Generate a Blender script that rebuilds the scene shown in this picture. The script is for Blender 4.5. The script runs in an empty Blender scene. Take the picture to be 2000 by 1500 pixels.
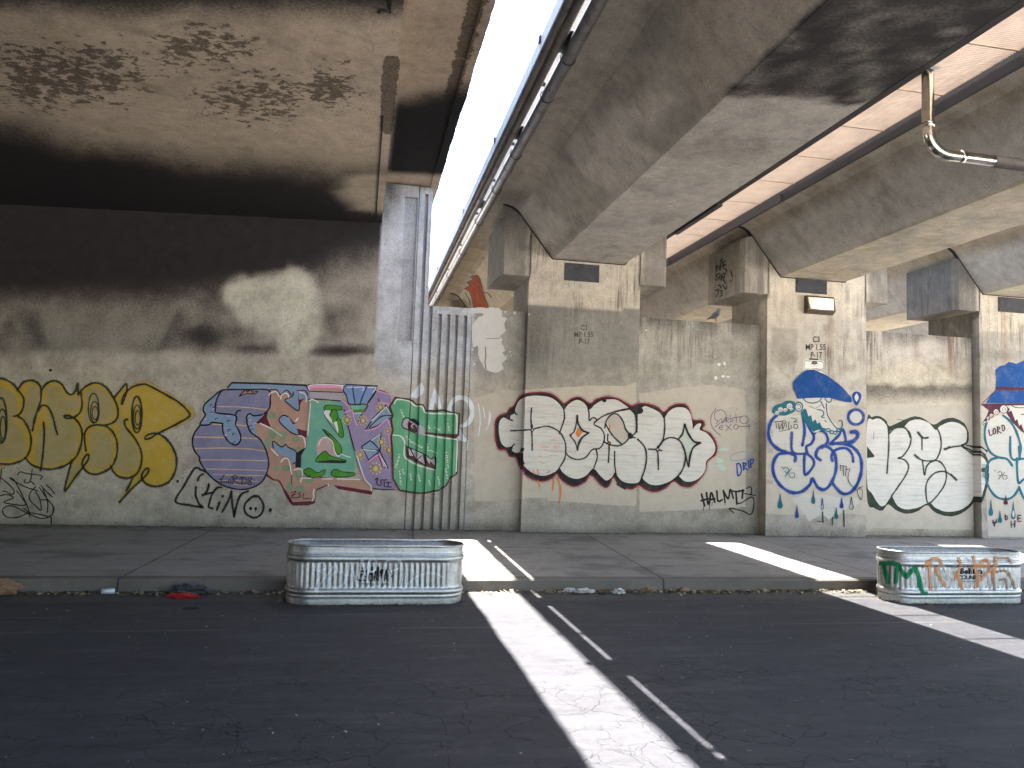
import bpy, bmesh, math, random
from mathutils import Vector, Matrix, noise as mn
random.seed(7)
S = bpy.context.scene
COL = S.collection
PI = math.pi
# ---------------------------------------------------------------- camera
F_PX = 1500.0
YAW, PITCH, ROLL = (math.radians(a) for a in (10.98, 4.511, 1.987))
EYE = Vector((0, 0, 1.7))
FW = Vector((math.sin(YAW)*math.cos(PITCH), math.cos(YAW)*math.cos(PITCH), math.sin(PITCH)))
RT = Vector((math.cos(YAW), -math.sin(YAW), 0)); UP = RT.cross(FW)
R2 = math.cos(ROLL)*RT + math.sin(ROLL)*UP
U2 = -math.sin(ROLL)*RT + math.cos(ROLL)*UP
cam = bpy.data.cameras.new('camera'); cam.lens = 27.0; cam.sensor_width = 36.0
cam.clip_start = 0.05; cam.clip_end = 2000
camo = bpy.data.objects.new('camera', cam); COL.objects.link(camo)
M = Matrix((R2, U2, -FW)).transposed().to_4x4(); M.translation = EYE
camo.matrix_world = M
S.camera = camo

def ray(u, v): return FW + (u-1000)/F_PX*R2 - (v-750)/F_PX*U2
def on_y(u, v, y):
    d = ray(u, v); return EYE + d*(y/d.y)
def on_z(u, v, z):
    d = ray(u, v); return EYE + d*((z-EYE.z)/d.z)
def to_px(p):
    q = Vector(p)-EYE; w = q.dot(FW)
    return (1000+F_PX*q.dot(R2)/w, 750-F_PX*q.dot(U2)/w) if w > .2 else (1e5, 1e5)

# ---------------------------------------------------------------- object helpers
def tag(o, label=None, cat=None, group=None, kind=None):
    if label: o['label'] = label
    if cat: o['category'] = cat
    if group: o['group'] = group
    if kind: o['kind'] = kind
    return o
def empty(name, loc):
    o = bpy.data.objects.new(name, None); COL.objects.link(o); o.location = loc; o.empty_display_size = .2
    return o
def obj(name, bm, mats, parent=None, smooth=False, loc=None):
    me = bpy.data.meshes.new(name)
    if smooth:
        for f in bm.faces: f.smooth = True
    bm.to_mesh(me); bm.free()
    for m in (mats if isinstance(mats, (list, tuple)) else [mats]): me.materials.append(m)
    o = bpy.data.objects.new(name, me); COL.objects.link(o)
    if parent:
        o.parent = parent
        pl = Vector(parent.location)
        if pl.length: o.matrix_parent_inverse = Matrix.Translation(-pl)
    if loc: o.location = loc
    return o
def copy_tree(o, parent=None):
    c = o.copy(); COL.objects.link(c); c.parent = parent
    for ch in list(o.children): copy_tree(ch, c)
    return c

def box(bm, x0, x1, y0, y1, z0, z1, mi=0):
    vs = [bm.verts.new((x, y, z)) for z in (z0, z1) for y in (y0, y1) for x in (x0, x1)]
    for q in ((0,2,3,1),(4,5,7,6),(0,1,5,4),(2,6,7,3),(0,4,6,2),(1,3,7,5)):
        f = bm.faces.new([vs[i] for i in q]); f.material_index = mi
def bevel(bm, w, seg=1):
    bmesh.ops.bevel(bm, geom=list(bm.edges), offset=w, segments=seg, affect='EDGES', profile=.5)
def sheet(bm, us, vs, fn, flip=False, mi=0):
    g = [[bm.verts.new(fn(u, v)) for u in us] for v in vs]
    for j in range(len(vs)-1):
        for i in range(len(us)-1):
            q = [g[j][i], g[j][i+1], g[j+1][i+1], g[j+1][i]]
            f = bm.faces.new(q[::-1] if flip else q); f.material_index = mi
    return g
def frange(a, b, st, extra=()):
    n = max(1, round((b-a)/st)); r = [a+(b-a)*i/n for i in range(n+1)]
    for e in extra:
        if a < e < b: r.append(e)
    r = sorted(r); o = [r[0]]
    for x in r[1:]:
        if x-o[-1] > 5e-4: o.append(x)
    return o
def tube(bm, pts, r, n=10, cap=True, mi=0):
    pts = [Vector(p) for p in pts]; rings = []
    rs = r if isinstance(r, (list, tuple)) else [r]*len(pts)
    prev = None
    for i, p in enumerate(pts):
        t = (pts[min(i+1, len(pts)-1)]-pts[max(i-1, 0)]).normalized()
        if prev is None:
            a = Vector((0, 0, 1)) if abs(t.z) < .9 else Vector((1, 0, 0))
            nrm = t.cross(a).normalized()
        else:
            nrm = (prev - t*prev.dot(t)).normalized()
        prev = nrm; b = t.cross(nrm)
        rings.append([bm.verts.new(p + rs[i]*(math.cos(k*2*PI/n)*nrm+math.sin(k*2*PI/n)*b)) for k in range(n)])
    for i in range(len(rings)-1):
        for k in range(n):
            f = bm.faces.new((rings[i][k], rings[i][(k+1) % n], rings[i+1][(k+1) % n], rings[i+1][k])); f.smooth = True; f.material_index = mi
    if cap:
        bm.faces.new(rings[0][::-1]).material_index = mi; bm.faces.new(rings[-1]).material_index = mi
def extrude_xz(bm, poly, y0, y1, mi=0):
    a = [bm.verts.new((x, y0, z)) for x, z in poly]; b = [bm.verts.new((x, y1, z)) for x, z in poly]
    n = len(poly)
    bm.faces.new(a); bm.faces.new(b[::-1])
    for i in range(n): bm.faces.new((a[i], b[i], b[(i+1) % n], a[(i+1) % n]))
    for f in bm.faces: f.material_index = mi
def sm(a, b, x):
    t = max(0., min(1., (x-a)/(b-a))) if a != b else float(x > a)
    return t*t*(3-2*t)
def gz(u, v, cu, cv, ru, rv):
    return math.exp(-(((u-cu)/ru)**2+((v-cv)/rv)**2))
def lerp3(a, b, t): return tuple(a[i]+(b[i]-a[i])*t for i in range(3))
def attrs(o, fn):
    """wear of each surface: fn(point) -> (bare colour, soot, streaks, spalling)"""
    me = o.data; n = len(me.vertices)
    me.color_attributes.new('tone', 'FLOAT_COLOR', 'POINT')
    for k in ('soot', 'streak', 'spall'): me.attributes.new(k, 'FLOAT', 'POINT')
    cb = []; bufs = ([], [], [])
    for v in me.vertices:
        col, so, st, sp = fn(v.co)
        cb += [col[0], col[1], col[2], 1.]
        bufs[0].append(so); bufs[1].append(st); bufs[2].append(sp)
    me.attributes['tone'].data.foreach_set('color', cb)
    for k, b in zip(('soot', 'streak', 'spall'), bufs): me.attributes[k].data.foreach_set('value', b)

# ---------------------------------------------------------------- materials
class NT:
    def __init__(s, name):
        s.m = bpy.data.materials.new(name); s.m.use_nodes = True; s.t = s.m.node_tree; s.t.nodes.clear()
        s.out = s.t.nodes.new('ShaderNodeOutputMaterial'); s.p = s.n('BsdfPrincipled')
        s.t.links.new(s.p.outputs[0], s.out.inputs[0])
        s.pos = s.n('NewGeometry').outputs['Position']
    def n(s, typ, **kw):
        nd = s.t.nodes.new('ShaderNode'+typ)
        for k, v in kw.items(): setattr(nd, k, v)
        return nd
    def put(s, sock, v):
        if isinstance(v, bpy.types.NodeSocket): s.t.links.new(v, sock)
        elif isinstance(v, (tuple, list)) and len(v) == 3 and sock.type == 'RGBA': sock.default_value = (*v, 1)
        else: sock.default_value = v
    def math(s, op, a, b=0., c=None, clamp=False):
        nd = s.n('Math', operation=op, use_clamp=clamp); s.put(nd.inputs[0], a); s.put(nd.inputs[1], b)
        if c is not None: s.put(nd.inputs[2], c)
        return nd.outputs[0]
    def mul(s, a, b): return s.math('MULTIPLY', a, b)
    def add(s, a, b): return s.math('ADD', a, b)
    def madd(s, a, b, c): return s.math('MULTIPLY_ADD', a, b, c)
    def sub(s, a, b): return s.math('SUBTRACT', a, b)
    def ramp(s, x, a, b, lo=0., hi=1.):
        nd = s.n('MapRange', interpolation_type='SMOOTHSTEP'); s.put(nd.inputs[0], x)
        nd.inputs[1].default_value = a; nd.inputs[2].default_value = b; nd.inputs[3].default_value = lo; nd.inputs[4].default_value = hi
        return nd.outputs[0]
    def scaled(s, v):
        nd = s.n('VectorMath', operation='MULTIPLY'); s.put(nd.inputs[0], s.pos); nd.inputs[1].default_value = v
        return nd.outputs[0]
    def noise(s, scale, detail=4, rough=.55, vec=None, dist=0.):
        nd = s.n('TexNoise'); s.put(nd.inputs['Vector'], vec if vec is not None else s.pos)
        nd.inputs['Scale'].default_value = scale; nd.inputs['Detail'].default_value = detail
        nd.inputs['Roughness'].default_value = rough; nd.inputs['Distortion'].default_value = dist
        return nd.outputs[0]
    def vor(s, scale, feature='F1', vec=None, rnd=1.):
        nd = s.n('TexVoronoi', feature=feature); s.put(nd.inputs['Vector'], vec if vec is not None else s.pos)
        nd.inputs['Scale'].default_value = scale; nd.inputs['Randomness'].default_value = rnd
        return nd.outputs['Distance']
    def mix(s, f, a, b, mode='MIX'):
        nd = s.n('Mix', data_type='RGBA', blend_type=mode)
        s.put(nd.inputs[0], f); s.put(nd.inputs[6], a); s.put(nd.inputs[7], b)
        return nd.outputs[2]
    def attr(s, name, col=False):
        nd = s.n('Attribute', attribute_name=name); return nd.outputs['Color' if col else 'Fac']
    def bump(s, h, strength=.3, dist=.01):
        nd = s.n('Bump'); nd.inputs['Strength'].default_value = strength; nd.inputs['Distance'].default_value = dist
        s.put(nd.inputs['Height'], h); s.t.links.new(nd.outputs[0], s.p.inputs['Normal'])
    def set(s, **kw):
        for k, v in kw.items(): s.put(s.p.inputs[k.replace('_', ' ')], v)
        return s.m
    def gray(s, v):
        nd = s.n('CombineColor'); 
        for i in range(3): s.put(nd.inputs[i], v)
        return nd.outputs[0]

def concrete(name, formlines=0., grain=1.):
    t = NT(name)
    base = t.attr('tone', True)
    n1 = t.noise(.7, 5); n2 = t.noise(5.5, 6, .6); n3 = t.noise(55, 3, .7)
    v = t.add(t.madd(t.sub(n1, .5), .75, 1.), t.add(t.mul(t.sub(n2, .5), .85), t.mul(t.sub(n3, .5), .95*grain)))
    c = t.mix(1., base, t.gray(v), 'MULTIPLY')
    # weather stains and darker blotches
    bl = t.noise(1.7, 9, .68, None, .4)
    c = t.mix(t.mul(t.ramp(bl, .5, .68), .33), c, (.12, .105, .085))
    c = t.mix(t.mul(t.ramp(bl, .44, .3), .22), c, (.55, .51, .43))
    c = t.mix(t.mul(t.ramp(t.noise(21, 5, .75), .57, .7), .55), c, (.09, .078, .065))
    # rain streaks running down
    st = t.noise(1., 6, .7, t.scaled((9, 9, .5)), .6)
    st2 = t.noise(1., 4, .7, t.scaled((42, 42, 1.6)), .5)
    sm_ = t.ramp(t.noise(1.5, 4, .6), .36, .62)
    sk = t.mul(t.mul(t.attr('streak'), sm_), t.ramp(t.add(t.mul(st, .6), t.mul(st2, .5)), .5, .68))
    c = t.mix(t.mul(sk, .85), c, (.055, .047, .04))
    lt = t.mul(t.mul(t.attr('streak'), t.sub(1., sm_)), t.ramp(t.noise(1., 5, .7, t.scaled((22, 22, 1.1)), .6), .54, .7))
    c = t.mix(t.mul(lt, .4), c, (.5, .46, .38))
    # bug holes
    pit = t.ramp(t.vor(9.), .035, .06, 1., 0.); pm = t.ramp(t.noise(1.3, 3), .5, .62)
    pit2 = t.ramp(t.vor(26.), .05, .1, 1., 0.)
    pk = t.math('MAXIMUM', t.mul(pit, pm), t.mul(pit2, t.mul(pm, .45)))
    c = t.mix(t.mul(pk, .8), c, (.04, .036, .032))
    # spalled patches
    sn = t.add(t.mul(t.noise(8.5, 8, .7, t.scaled((1, 1.25, 1)), .3), .8), t.mul(t.noise(2.6, 4, .6), .2))
    sth = t.sub(.84, t.mul(t.attr('spall'), .60))
    spm = t.ramp(t.sub(sn, sth), -.004, .012)
    rub = t.noise(34, 4, .7)
    spc = t.mix(t.ramp(rub, .3, .75), (.035, .026, .02), (.2, .155, .11))
    c = t.mix(t.mul(spm, .85), c, spc)
    # soot
    gr = t.add(t.mul(t.sub(n2, .5), .7), t.mul(t.sub(t.noise(30, 4, .75), .5), .95))
    so = t.attr('soot')
    edge = t.mul(so, t.sub(1., so))
    sf = t.ramp(t.add(so, t.mul(gr, t.mul(edge, 2.9))), .02, .98)
    c = t.mix(sf, c, t.mix(n2, (.010, .0095, .011), (.03, .027, .027)))
    h = t.add(t.mul(n3, .5), t.sub(t.mul(n2, .6), t.add(t.mul(pk, 1.4), t.mul(spm, t.madd(rub, 1.6, .6)))))
    if formlines:
        fl = t.noise(1., 2, .5, t.scaled((.25, formlines, formlines)))
        h = t.add(h, t.mul(fl, .6))
    t.bump(h, .5, .012)
    return t.set(Base_Color=c, Roughness=.9, Specular_IOR_Level=.25)

_paints = {}
def mist(name, col):
    """stippled overspray: separate droplets with bare concrete between them"""
    if name in _paints: return _paints[name]
    t = NT(name)
    a = t.mul(t.ramp(t.add(t.noise(90, 2, .8), t.mul(t.noise(6, 3), .35)), .66, .76), .55)
    t.set(Base_Color=col, Roughness=.7, Alpha=a)
    _paints[name] = t.m
    return t.m
def glaze(name, col, alpha):
    """thin, see-through coat of spray paint"""
    if name in _paints: return _paints[name]
    t = NT(name)
    t.set(Base_Color=col, Roughness=.6, Alpha=t.ramp(t.noise(45, 3, .7), .3, .7, alpha-.25, alpha+.2))
    _paints[name] = t.m
    return t.m
def paint(name, col, worn=.32, roller=0., rough=.6):
    """sprayed or rolled paint that shows the concrete's grain and a little wear"""
    if name in _paints: return _paints[name]
    t = NT(name+'_paint')
    n = t.noise(4.5, 6, .65); g = t.noise(60, 3, .7)
    v = t.add(t.madd(t.sub(n, .5), .5, 1.), t.mul(t.sub(g, .5), .35))
    c = t.mix(1., col, t.gray(v), 'MULTIPLY')
    w = t.mul(t.ramp(t.add(t.mul(n, .6), t.mul(g, .5)), .53, .74), min(1., worn*1.5))
    c = t.mix(w, c, (.3, .27, .22))
    if roller:
        r = t.ramp(t.noise(1., 6, .75, t.scaled((1.8, 1.8, 30)), .4), .47, .68)
        c = t.mix(t.mul(r, roller), c, (.3, .29, .28))
    pit = t.ramp(t.vor(24.), .05, .09, 1., 0.)
    c = t.mix(t.mul(pit, t.mul(t.ramp(t.noise(1.6, 3), .5, .66), .7)), c, (.05, .045, .04))
    t.bump(t.add(g, t.mul(n, .5)), .3, .006)
    _paints[name] = t.set(Base_Color=c, Roughness=rough, Specular_IOR_Level=.12)
    return _paints[name]

def simple(name, col, rough=.6, metal=0., var=.3, scale=8., bump=.15, spec=.5, dirt=None):
    t = NT(name)
    n = t.noise(scale, 5, .6)
    c = t.mix(1., col, t.gray(t.madd(t.sub(n, .5), var*2, 1.)), 'MULTIPLY')
    if dirt: c = t.mix(t.ramp(t.noise(scale*.4, 5, .7), .48, .7), c, dirt)
    if bump: t.bump(t.noise(scale*5, 3), bump, .01)
    return t.set(Base_Color=c, Roughness=rough, Metallic=metal, Specular_IOR_Level=spec)

def asphalt():
    t = NT('asphalt')
    n1 = t.noise(.5, 5); n2 = t.noise(9, 5, .65); n3 = t.noise(150, 2, .8)
    v = t.add(t.madd(t.sub(n1, .5), .9, 1.), t.add(t.mul(t.sub(n2, .5), .9), t.mul(t.sub(n3, .5), 1.3)))
    sp = t.n('SeparateXYZ'); t.put(sp.inputs[0], t.pos)
    # strip of paler gutter by the kerb, dusty
    gut = t.ramp(t.add(sp.outputs['Y'], t.mul(t.sub(n2, .5), .12)), 8.36, 8.42)
    base = t.mix(t.mul(gut, .75), (.041, .041, .0475), (.07, .067, .062))
    dust = t.mul(t.ramp(sp.outputs['Y'], 6.6, 8.6), t.ramp(t.noise(1.4, 5, .6), .42, .7))
    base = t.mix(t.mul(dust, .55), base, (.075, .068, .06))
    c = t.mix(1., base, t.gray(v), 'MULTIPLY')
    # alligator cracks
    wv = t.n('VectorMath', operation='ADD'); t.put(wv.inputs[0], t.pos)
    nz = t.n('TexNoise'); t.put(nz.inputs['Vector'], t.pos); nz.inputs['Scale'].default_value = 3.; nz.inputs['Detail'].default_value = 5
    sc = t.n('VectorMath', operation='SCALE'); t.put(sc.inputs[0], nz.outputs['Color']); sc.inputs['Scale'].default_value = .35
    t.put(wv.inputs[1], sc.outputs[0])
    cr = t.vor(2.9, 'DISTANCE_TO_EDGE', wv.outputs[0]); cr2 = t.vor(4.8, 'DISTANCE_TO_EDGE', wv.outputs[0])
    zone = t.ramp(t.add(t.mul(sp.outputs['Y'], -1.), t.mul(t.noise(.9, 3), 3.2)), -4.9, -3.9)
    ck = t.mul(t.math('MAXIMUM', t.mul(t.ramp(cr, .005, .015, 1., 0.), t.ramp(t.noise(1.1, 3), .42, .56)), t.mul(t.ramp(cr2, .004, .014, 1., 0.), t.ramp(t.noise(.8, 2), .48, .56))), zone)
    c = t.mix(t.mul(ck, .75), c, (.01, .01, .01))
    # pale chewing-gum specks and scuffs
    gm = t.ramp(t.vor(3.1), .028, .04, 1., 0.)
    gm2 = t.ramp(t.vor(1., vec=t.scaled((2.4, 6.5, 1))), .03, .055, 1., 0.)
    ok = t.ramp(t.noise(.55, 3), .40, .55)
    c = t.mix(t.mul(t.math('MAXIMUM', gm, t.mul(gm2, .7)), t.mul(ok, .6)), c, (.28, .27, .26))
    wn = t.noise(1., 7, .7, t.scaled((.9, 5., 1.)), .4)
    c = t.mix(t.mul(t.ramp(wn, .48, .7), .35), c, (.095, .093, .097))
    c = t.mix(t.mul(t.ramp(wn, .45, .3), .4), c, (.018, .018, .02))
    # long seams
    for y0, a in ((7.2, .5), (7.75, .3)):
        ln = t.ramp(t.math('ABSOLUTE', t.sub(t.add(sp.outputs['Y'], t.mul(t.sub(t.noise(2.5, 3), .5), .05)), y0)), .006, .016, 1., 0.)
        c = t.mix(t.mul(ln, t.mul(a, t.ramp(t.noise(.8, 2), .4, .6))), c, (.17, .16, .15))
    t.bump(t.sub(t.add(n3, t.mul(n2, .5)), t.mul(ck, 2.)), .6, .01)
    return t.set(Base_Color=c, Roughness=.85, Specular_IOR_Level=.3)

def paving(name='pavement_concrete', base=(.25, .235, .22)):
    t = NT(name)
    n1 = t.noise(.6, 5); n2 = t.noise(6, 6, .65); n3 = t.noise(90, 2, .8)
    v = t.add(t.madd(t.sub(n1, .5), .5, 1.), t.add(t.mul(t.sub(n2, .5), .6), t.mul(t.sub(n3, .5), .5)))
    c = t.mix(1., base, t.gray(v), 'MULTIPLY')
    st = t.ramp(t.noise(1.5, 6, .65), .5, .66)
    c = t.mix(t.mul(st, .6), c, (.09, .083, .08))
    sx = t.noise(1., 6, .7, t.scaled((1.1, 4., 1.)), .5)
    c = t.mix(t.mul(t.ramp(sx, .5, .68), .45), c, (.075, .067, .06))
    c = t.mix(t.mul(t.ramp(sx, .42, .3), .25), c, (.34, .325, .3))
    sp = t.n('SeparateXYZ'); t.put(sp.inputs[0], t.pos)
    wob = t.mul(t.sub(t.noise(4, 3), .5), .03)
    xx = t.add(t.add(sp.outputs['X'], t.mul(sp.outputs['Y'], -.056)), wob)
    # dirt along the wall foot and the kerb
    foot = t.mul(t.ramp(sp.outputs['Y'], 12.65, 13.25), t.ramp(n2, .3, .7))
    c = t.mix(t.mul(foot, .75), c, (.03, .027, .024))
    for x0 in (-8.9, -5.9, -2.95, .2, 3.19, 6.3, 9.4, 12.4):
        ln = t.ramp(t.math('ABSOLUTE', t.sub(xx, x0)), .006, .014, 1., 0.)
        c = t.mix(t.mul(ln, .8), c, (.02, .018, .017))
    gm = t.ramp(t.vor(2.6), .03, .045, 1., 0.)
    c = t.mix(t.mul(gm, .45), c, (.03, .03, .03))
    t.bump(t.add(n3, n2), .35, .008)
    return t.set(Base_Color=c, Roughness=.85, Specular_IOR_Level=.3)

def galvanised():
    t = NT('galvanised_steel')
    sp = t.vor(28., 'F1'); n = t.noise(3.5, 5, .6); n2 = t.noise(40, 3, .7)
    c = t.mix(t.ramp(sp, 0., .9), (.33, .34, .34), (.46, .465, .46))
    c = t.mix(t.mul(t.ramp(n, .5, .75), .5), c, (.24, .23, .21))
    r = t.add(.34, t.add(t.mul(n, .18), t.mul(sp, .12)))
    t.bump(t.add(n, t.mul(n2, .2)), .12, .01)
    return t.set(Base_Color=c, Roughness=r, Metallic=1.)

M_WALL = concrete('wall_concrete'); M_GIRD = concrete('girder_concrete', 9.)
M_DARKGAP = simple('dark_joint_filler', (.012, .012, .012), .9, var=.2)
M_ASPH = asphalt(); M_PAVE = paving(); M_KERB = paving('kerb_concrete', (.135, .12, .105)); M_GALV = galvanised()
M_RUST = simple('rusted_steel', (.2, .12, .075), .8, .2, .5, 14, .3, dirt=(.07, .05, .04))
M_GRATE = simple('weathered_grating_steel', (.47, .385, .30), .7, 0., .25, 6, 0, .3)
M_FRAME = simple('dark_frame_steel', (.035, .032, .034), .6, .3, .4, 10, .2)
M_PIPE = simple('grey_conduit', (.24, .25, .27), .35, .75, .3, 12, .1, dirt=(.14, .12, .1))
M_PIPED = simple('dirty_steel_pipe', (.17, .155, .145), .5, .4, .4, 9, .2, dirt=(.09, .07, .055))
M_PLATE = simple('black_bearing_plate', (.03, .034, .04), .6, .3, .5, 9, .2, dirt=(.006, .006, .008))
M_CHROME = simple('bright_steel_tube', (.55, .52, .46), .22, 1., .25, 10, .05, dirt=(.36, .32, .26))
# ---------------------------------------------------------------- wall line profile
GROOVES = [(.555, .785, 5.96), (.8, .815, 9.), (.907, .968, 6.05), (1.063, 1.124, 6.05), (1.229, 1.291, 3.93), (1.379, 1.44, 3.93),
           (1.528, 1.581, 3.93), (1.679, 1.741, 3.93), (1.815, 1.825, 3.93)]
COLS = [(2.785, 4.855, 13.1), (7.35, 9.42, 13.05), (11.98, 14.05, 13.1)]
YW = 13.3; YB = -3.2; YL = -16
def prof(x, z):
    for a, b, y in COLS:
        if a-.001 <= x <= b+.001: return y
    for a, b, zt in GROOVES:
        if a+.002 <= x <= b-.002 and z < zt:
            if a > .56: return YW+.08
            if z > 3.42: return YW+.045
    return YW
XCUT = []
for a, b, zt in GROOVES: XCUT += [a, a+.003, b-.003, b]
CUTS_WALL = XCUT + [q for a, b, y in COLS for q in (a-.003, a, b, b+.003)]

# ---------------------------------------------------------------- painting on surfaces
class WallSurf:
    scuts = CUTS_WALL; tcuts = ()
    def map(s, u, v):
        for y in (13.05, 13.1, YW):
            p = on_y(u, v, y)
            if abs(prof(p.x, p.z)-y) < .001: break
        return (p.x, p.z)
    def place(s, a, b, off): return (a, prof(a, b)-off, b)
class PlaneSurf:
    scuts = (); tcuts = ()
    def __init__(s, o, ex, ey, n):
        s.o, s.ex, s.ey, s.n = Vector(o), Vector(ex).normalized(), Vector(ey).normalized(), Vector(n).normalized()
    def map(s, u, v):
        d = ray(u, v); k = (s.o-EYE).dot(s.n)/d.dot(s.n); q = EYE+d*k-s.o
        return (q.dot(s.ex), q.dot(s.ey))
    def place(s, a, b, off): return s.o+s.ex*a+s.ey*b+s.n*off
WALL = WallSurf()

def P(txt): return [tuple(float(c) for c in w.split(',')) for w in txt.split()]
def ell(cx, cy, rx, ry, rot=0., n=22, a0=0., a1=360.):
    r = math.radians(rot); out = []; full = abs(a1-a0) >= 360
    for i in range(n if full else n+1):
        a = math.radians(a0+(a1-a0)*i/n); x, y = rx*math.cos(a), ry*math.sin(a)
        out.append((cx+x*math.cos(r)-y*math.sin(r), cy+x*math.sin(r)+y*math.cos(r)))
    return out
def catmull(p, closed, step=2.):
    n = len(p); out = []
    if n < 3 and not closed: closed = False
    rng = range(n if closed else n-1)
    for i in rng:
        g = lambda k: p[k % n] if closed else p[max(0, min(n-1, k))]
        p0, p1, p2, p3 = g(i-1), g(i), g(i+1), g(i+2)
        L = math.hypot(p2[0]-p1[0], p2[1]-p1[1]); m = max(1, min(14, int(L/step)))
        for j in range(m):
            t = j/m
            out.append(tuple(.5*(2*p1[c]+(p2[c]-p0[c])*t+(2*p0[c]-5*p1[c]+4*p2[c]-p3[c])*t*t+(3*p1[c]-p0[c]-3*p2[c]+p3[c])*t**3) for c in (0, 1)))
    if not closed: out.append(tuple(p[-1]))
    return out

class Frame:
    """collects painted shapes; points are given in the units of a traced crop (ox, oy, scale)"""
    def __init__(s, ox=0, oy=0, sc=1.): s.ox, s.oy, s.sc = ox, oy, sc; s.items = []; s.lift = 0.; s.spray = {}
    def at(s, ox, oy, sc): s.ox, s.oy, s.sc = ox, oy, sc; return s
    def _p(s, pts):
        if isinstance(pts, str): pts = P(pts)
        return [(s.ox+x/s.sc, s.oy+y/s.sc) for x, y in pts]
    def fill(s, mat, pts, smooth=True, jag=0., grow=0.):
        p = s._p(pts)
        if smooth: p = catmull(p, True)
        if grow:
            n = len(p); ar = sum(p[i][0]*p[(i+1) % n][1]-p[(i+1) % n][0]*p[i][1] for i in range(n)); sg = 1 if ar > 0 else -1
            q = []
            for i in range(n):
                a, b = p[i-1], p[(i+1) % n]; dx, dy = b[0]-a[0], b[1]-a[1]; L = math.hypot(dx, dy) or 1
                q.append((p[i][0]+sg*grow*dy/L, p[i][1]-sg*grow*dx/L))
            p = q
        if jag:
            q = []; n = len(p)
            for i in range(n):
                a, b = p[i], p[(i+1) % n]; L = math.hypot(b[0]-a[0], b[1]-a[1]); m = max(1, int(L/2.2))
                for j in range(m):
                    t = j/m; x, y = a[0]+(b[0]-a[0])*t, a[1]+(b[1]-a[1])*t
                    nx, ny = (b[1]-a[1])/(L or 1), -(b[0]-a[0])/(L or 1)
                    d = jag*(mn.noise(Vector((x*.11, y*.11, 3)))+.8*mn.noise(Vector((x*.33, y*.33, 9))))
                    q.append((x+nx*d, y+ny*d))
            p = q
        s.items.append((mat, 'poly', [p], s.lift)); return s
    def line(s, mat, w, pts, smooth=True, closed=False, taper=None):
        if mat in s.spray and w > 1.5:
            mm, k = s.spray[mat]; sp_, s.spray = s.spray, {}; s.line(mm, w*k, pts, smooth, closed); s.spray = sp_
        p = s._p(pts); corners = []
        if smooth and len(p) > 2: p = catmull(p, closed)
        elif not smooth: corners = p[1:-1]
        if closed: p = p+[p[0]]
        n = len(p); L = []; R = []
        if n < 2: return s
        rr = random.Random(int(p[0][0]*7+p[0][1]*13))
        ph = rr.random()*9
        for i in range(n):
            a, b = p[max(0, i-1)], p[min(n-1, i+1)]; dx, dy = b[0]-a[0], b[1]-a[1]; l = math.hypot(dx, dy) or 1e-6
            k = w*.5*(1+.1*math.sin(i*.5+ph))
            if taper:
                t = i/(n-1); k *= taper[0]+(taper[1]-taper[0])*t
            L.append((p[i][0]+dy/l*k, p[i][1]-dx/l*k)); R.append((p[i][0]-dy/l*k, p[i][1]+dx/l*k))
        polys = [[L[i], L[i+1], R[i+1], R[i]] for i in range(n-1)]
        for e, (a, b) in ((0, (p[0], p[1])), (1, (p[-1], p[-2]))):
            if closed: break
            an = math.atan2(a[1]-b[1], a[0]-b[0]); k = w*.5*((taper[e]) if taper else 1)
            polys.append([(a[0]+k*math.cos(an+q), a[1]+k*math.sin(an+q)) for q in [(-.5+j/6)*PI for j in range(7)]])
        for c in corners: polys.append([(c[0]+w*.5*math.cos(q), c[1]+w*.5*math.sin(q)) for q in [j*PI/5 for j in range(10)]])
        s.items.append((mat, 'strip', polys, s.lift)); return s
    def lines(s, mat, w, *strokes, **kw):
        for t in strokes: s.line(mat, w, t, **kw)
        return s
    def text(s, mat, body, x, y, h, wx=1., bold=0., align='CENTER'):
        """letters of height h, baseline at (x, y), in frame units"""
        tris = text_tris(body, bold, align)
        k = h/.7/s.sc; X, Y = s.ox+x/s.sc, s.oy+y/s.sc
        s.items.append((mat, 'poly', [[(X+a*k*wx, Y-b*k) for a, b in t] for t in tris], s.lift)); return s
_tt = {}
def text_tris(body, bold=0., align='CENTER'):
    key = (body, bold, align)
    if key in _tt: return _tt[key]
    cu = bpy.data.curves.new('lettering', 'FONT'); cu.body = body; cu.align_x = align; cu.offset = bold; cu.resolution_u = 3
    ob = bpy.data.objects.new('lettering', cu); COL.objects.link(ob)
    dg = bpy.context.evaluated_depsgraph_get(); me = ob.evaluated_get(dg).to_mesh(); me.calc_loop_triangles()
    tr = [[tuple(me.vertices[i].co[:2]) for i in t.vertices] for t in me.loop_triangles]
    ob.evaluated_get(dg).to_mesh_clear(); bpy.data.objects.remove(ob); bpy.data.curves.remove(cu)
    _tt[key] = tr; return tr

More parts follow.
